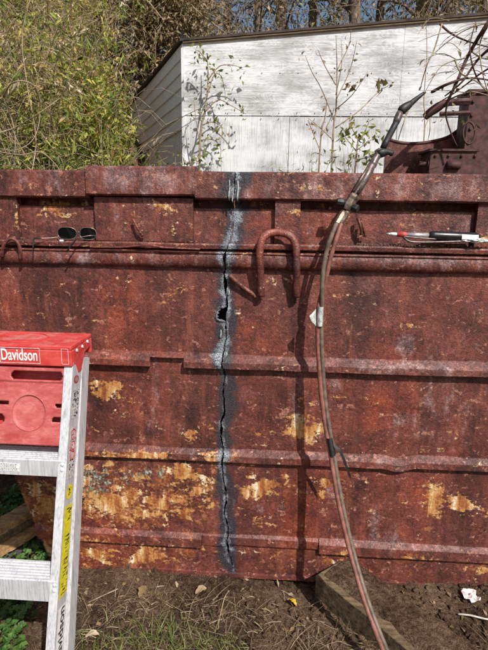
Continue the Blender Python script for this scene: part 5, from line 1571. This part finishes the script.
# trees behind
def tree(px, Y, r0, lab, kind, h=8.5, lean=0.0):
    b = at(px, 60, Y); g = gz(b.x, Y)
    root = empty('background_tree', (b.x, Y, g), lab, 'tree', 'trees behind the shed')
    t = MB(); trunk = [Vector((b.x + lean * s ** 1.5 + .12 * math.sin(s * 5 + px), Y + .1 * math.cos(s * 4 + px), g + h * s)) for s in np.linspace(0, 1, 9)]
    t.tube(trunk, [r0 * (1 - .6 * s) for s in np.linspace(0, 1, 9)], 9)
    limbs = []
    for i in range(22):
        s = random.uniform(.22, .98); p = trunk[0].lerp(trunk[-1], 0); f = s * 8; ii = min(7, int(f)); p = trunk[ii].lerp(trunk[ii + 1], f - ii)
        a = random.uniform(0, 6.28); l = random.uniform(.7, 1.9)
        q = [p, p + Vector((math.cos(a) * l * .5, math.sin(a) * l * .5, l * .35)), p + Vector((math.cos(a) * l, math.sin(a) * l, l * random.uniform(-.1, .5)))]
        q = spline(q, 4); t.tube(q, [r0 * .24 * (1 - .8 * u) for u in np.linspace(0, 1, len(q))], 5, False); limbs.append(q)
    t.build('trunk', M['bark'], root, None, True)
    tw = MB(); P = []
    for _ in range(240 if kind != 'ever' else 90):
        q = random.choice(limbs); p = q[random.randint(2, len(q) - 1)] + Vector((random.gauss(0, .2), random.gauss(0, .2), random.gauss(0, .15)))
        d = Vector((random.gauss(0, .35), random.gauss(0, .35), random.uniform(-.9, .25)))
        tw.tube([p, p + d * .4 + Vector((random.gauss(0, .05), 0, .06)), p + d * .9], [.010, .007, .003], 3, False)
        for _k in range(17 if kind != 'ever' else 34): P.append(p + d * random.uniform(.1, 1) + Vector((random.gauss(0, .10), random.gauss(0, .10), random.gauss(0, .10))))
    tw.build('twigs', M['bark'], root, 'stuff')
    k = len(P); L = rng.uniform(.05, .13, k)
    me = leafmesh('crown', np.array(P), rdir(k, -.8), rdir(k, .4), L, L * rng.uniform(.25, .5, k), rng.beta(2, 2, k), .25, .15)
    link('crown', me, M['leaf_ever' if kind == 'ever' else 'leaf_brown'], root)
tr = [(160, 8.5, .13, 'brown', 'slim brown tree just above the shed roof corner'), (205, 9.5, .17, 'brown', 'dark double-looking trunk left of the vine top above the roof'), (228, 12, .14, 'ever', 'green leafy tree showing between bare trunks over the roof'), (252, 10.5, .12, 'brown', 'thin bare tree with hanging brown twigs above mid roof'), (285, 13, .20, 'brown', 'far grey trunk seen against pale sky over the roof'),
      (318, 10.5, .13, 'brown', 'bare tree directly above the tall sapling'), (352, 9.5, .16, 'ever', 'dark trunk wrapped in green leaves right of the sapling top'), (380, 12, .15, 'ever', 'evergreen tree above the right half of the roof'), (416, 10.5, .22, 'brown', 'stout pinkish grey trunk above the torch tip'), (440, 9.8, .12, 'ever', 'leafy green tree right of the stout trunk'), (470, 12, .18, 'brown', 'bare brown tree at the upper right corner'), (500, 9.5, .15, 'brown', 'bare tree cut by the right picture edge'),
      (110, 10.5, .16, 'brown', 'brown tree rising out of the thicket left of the roof'), (140, 13, .18, 'brown', 'far dark trunk in the sky gap left of the roof'), (75, 11, .16, 'ever', 'green tree behind the thicket top at left'), (25, 11, .16, 'ever', 'leafy tree behind the thicket at upper left corner')]
for px, Y, r0, kd, lab in tr: tree(px, Y, r0, lab, kd, 8.5 + random.uniform(-1, 1.5), random.uniform(-.4, .4))
# dry vine tangle along the far bank, behind the roof
def tangle():
    k = 34000
    X = rng.uniform(-6.5, 7, k); Y = rng.uniform(7.6, 10.5, k)
    top_ = 3.3 + 1.4 * sstep(-.5, -2.5, X) + 1.5 * npnoise(X, Y * .3, 95, .9, 3) + .10 * np.abs(X)
    Z = ground_h(X, Y) + rng.random(k) ** .8 * np.clip(top_, .8, 5.4)
    P = np.stack([X, Y, Z], 1); L = rng.uniform(.06, .15, k)
    me = leafmesh('vine_tangle', P, rdir(k, -.8), rdir(k, .4), L, L * rng.uniform(.2, .45, k), rng.beta(2, 2, k), .25, .2)
    o = link('vine_tangle', me, M['leaf_brown'], None, 'stuff'); tag(o, 'dry brown vine tangle on the bank behind the shed roof', 'vines')
    m = MB()
    for _ in range(700):
        x = random.uniform(-6.5, 7); y = random.uniform(7.6, 10.5); g = gz(x, y); h = random.uniform(1, 4.4)
        p = Vector((x, y, g)); q = [p, p + Vector((random.gauss(0, .3), random.gauss(0, .2), h * .6)), p + Vector((random.gauss(0, .6), random.gauss(0, .3), h)), p + Vector((random.gauss(0, .9), random.gauss(0, .3), h * random.uniform(.6, 1)))]
        m.tube(spline(q, 3), random.uniform(.004, .009), 3, False)
    m.build('vine_stems', M['bark'], o, 'stuff', True)
tangle()

# brown vine mound climbing the bank between thicket and roof
def mound():
    LP, LD = [], []
    m = MB()
    for i in range(420):
        px = random.uniform(85, 196); lim = 118 if px < 140 else 118 - (px - 130) * 1.55
        py = random.uniform(-25, max(10, lim)); Y = random.uniform(7.3, 8.3)
        p = at(px, py, Y); d = Vector((random.gauss(0, .35), random.gauss(0, .2), random.uniform(-.7, .5)))
        e = p + d; mdp = p.lerp(e, .5) + Vector((random.gauss(0, .1), random.gauss(0, .1), random.uniform(.02, .2)))
        q = spline([p, mdp, e], 3); m.tube(q, random.uniform(.004, .011), 3, False)
        for _ in range(24):
            t = random.uniform(0, len(q) - 1.001); ii = int(t)
            LP.append(q[ii].lerp(q[ii + 1], t - ii) + Vector((random.gauss(0, .09), random.gauss(0, .09), random.gauss(0, .08)))); LD.append(Vector((random.gauss(0, .7), random.gauss(-.2, .7), random.gauss(-.6, .5))))
    k = len(LP); L = rng.uniform(.05, .13, k)
    me = leafmesh('vine_mound', np.array(LP), np.array(LD), rdir(k, .5) - np.array([0, .5, 0]), L, L * rng.uniform(.25, .5, k), rng.beta(2, 2.2, k), .25, .2)
    o = link('vine_mound', me, M['leaf_brown'], None, 'stuff'); tag(o, 'brown dead vine mound between the cane thicket and shed roof', 'vines')
    m.build('vine_stems', M['stem'], o, 'stuff', True)
mound()
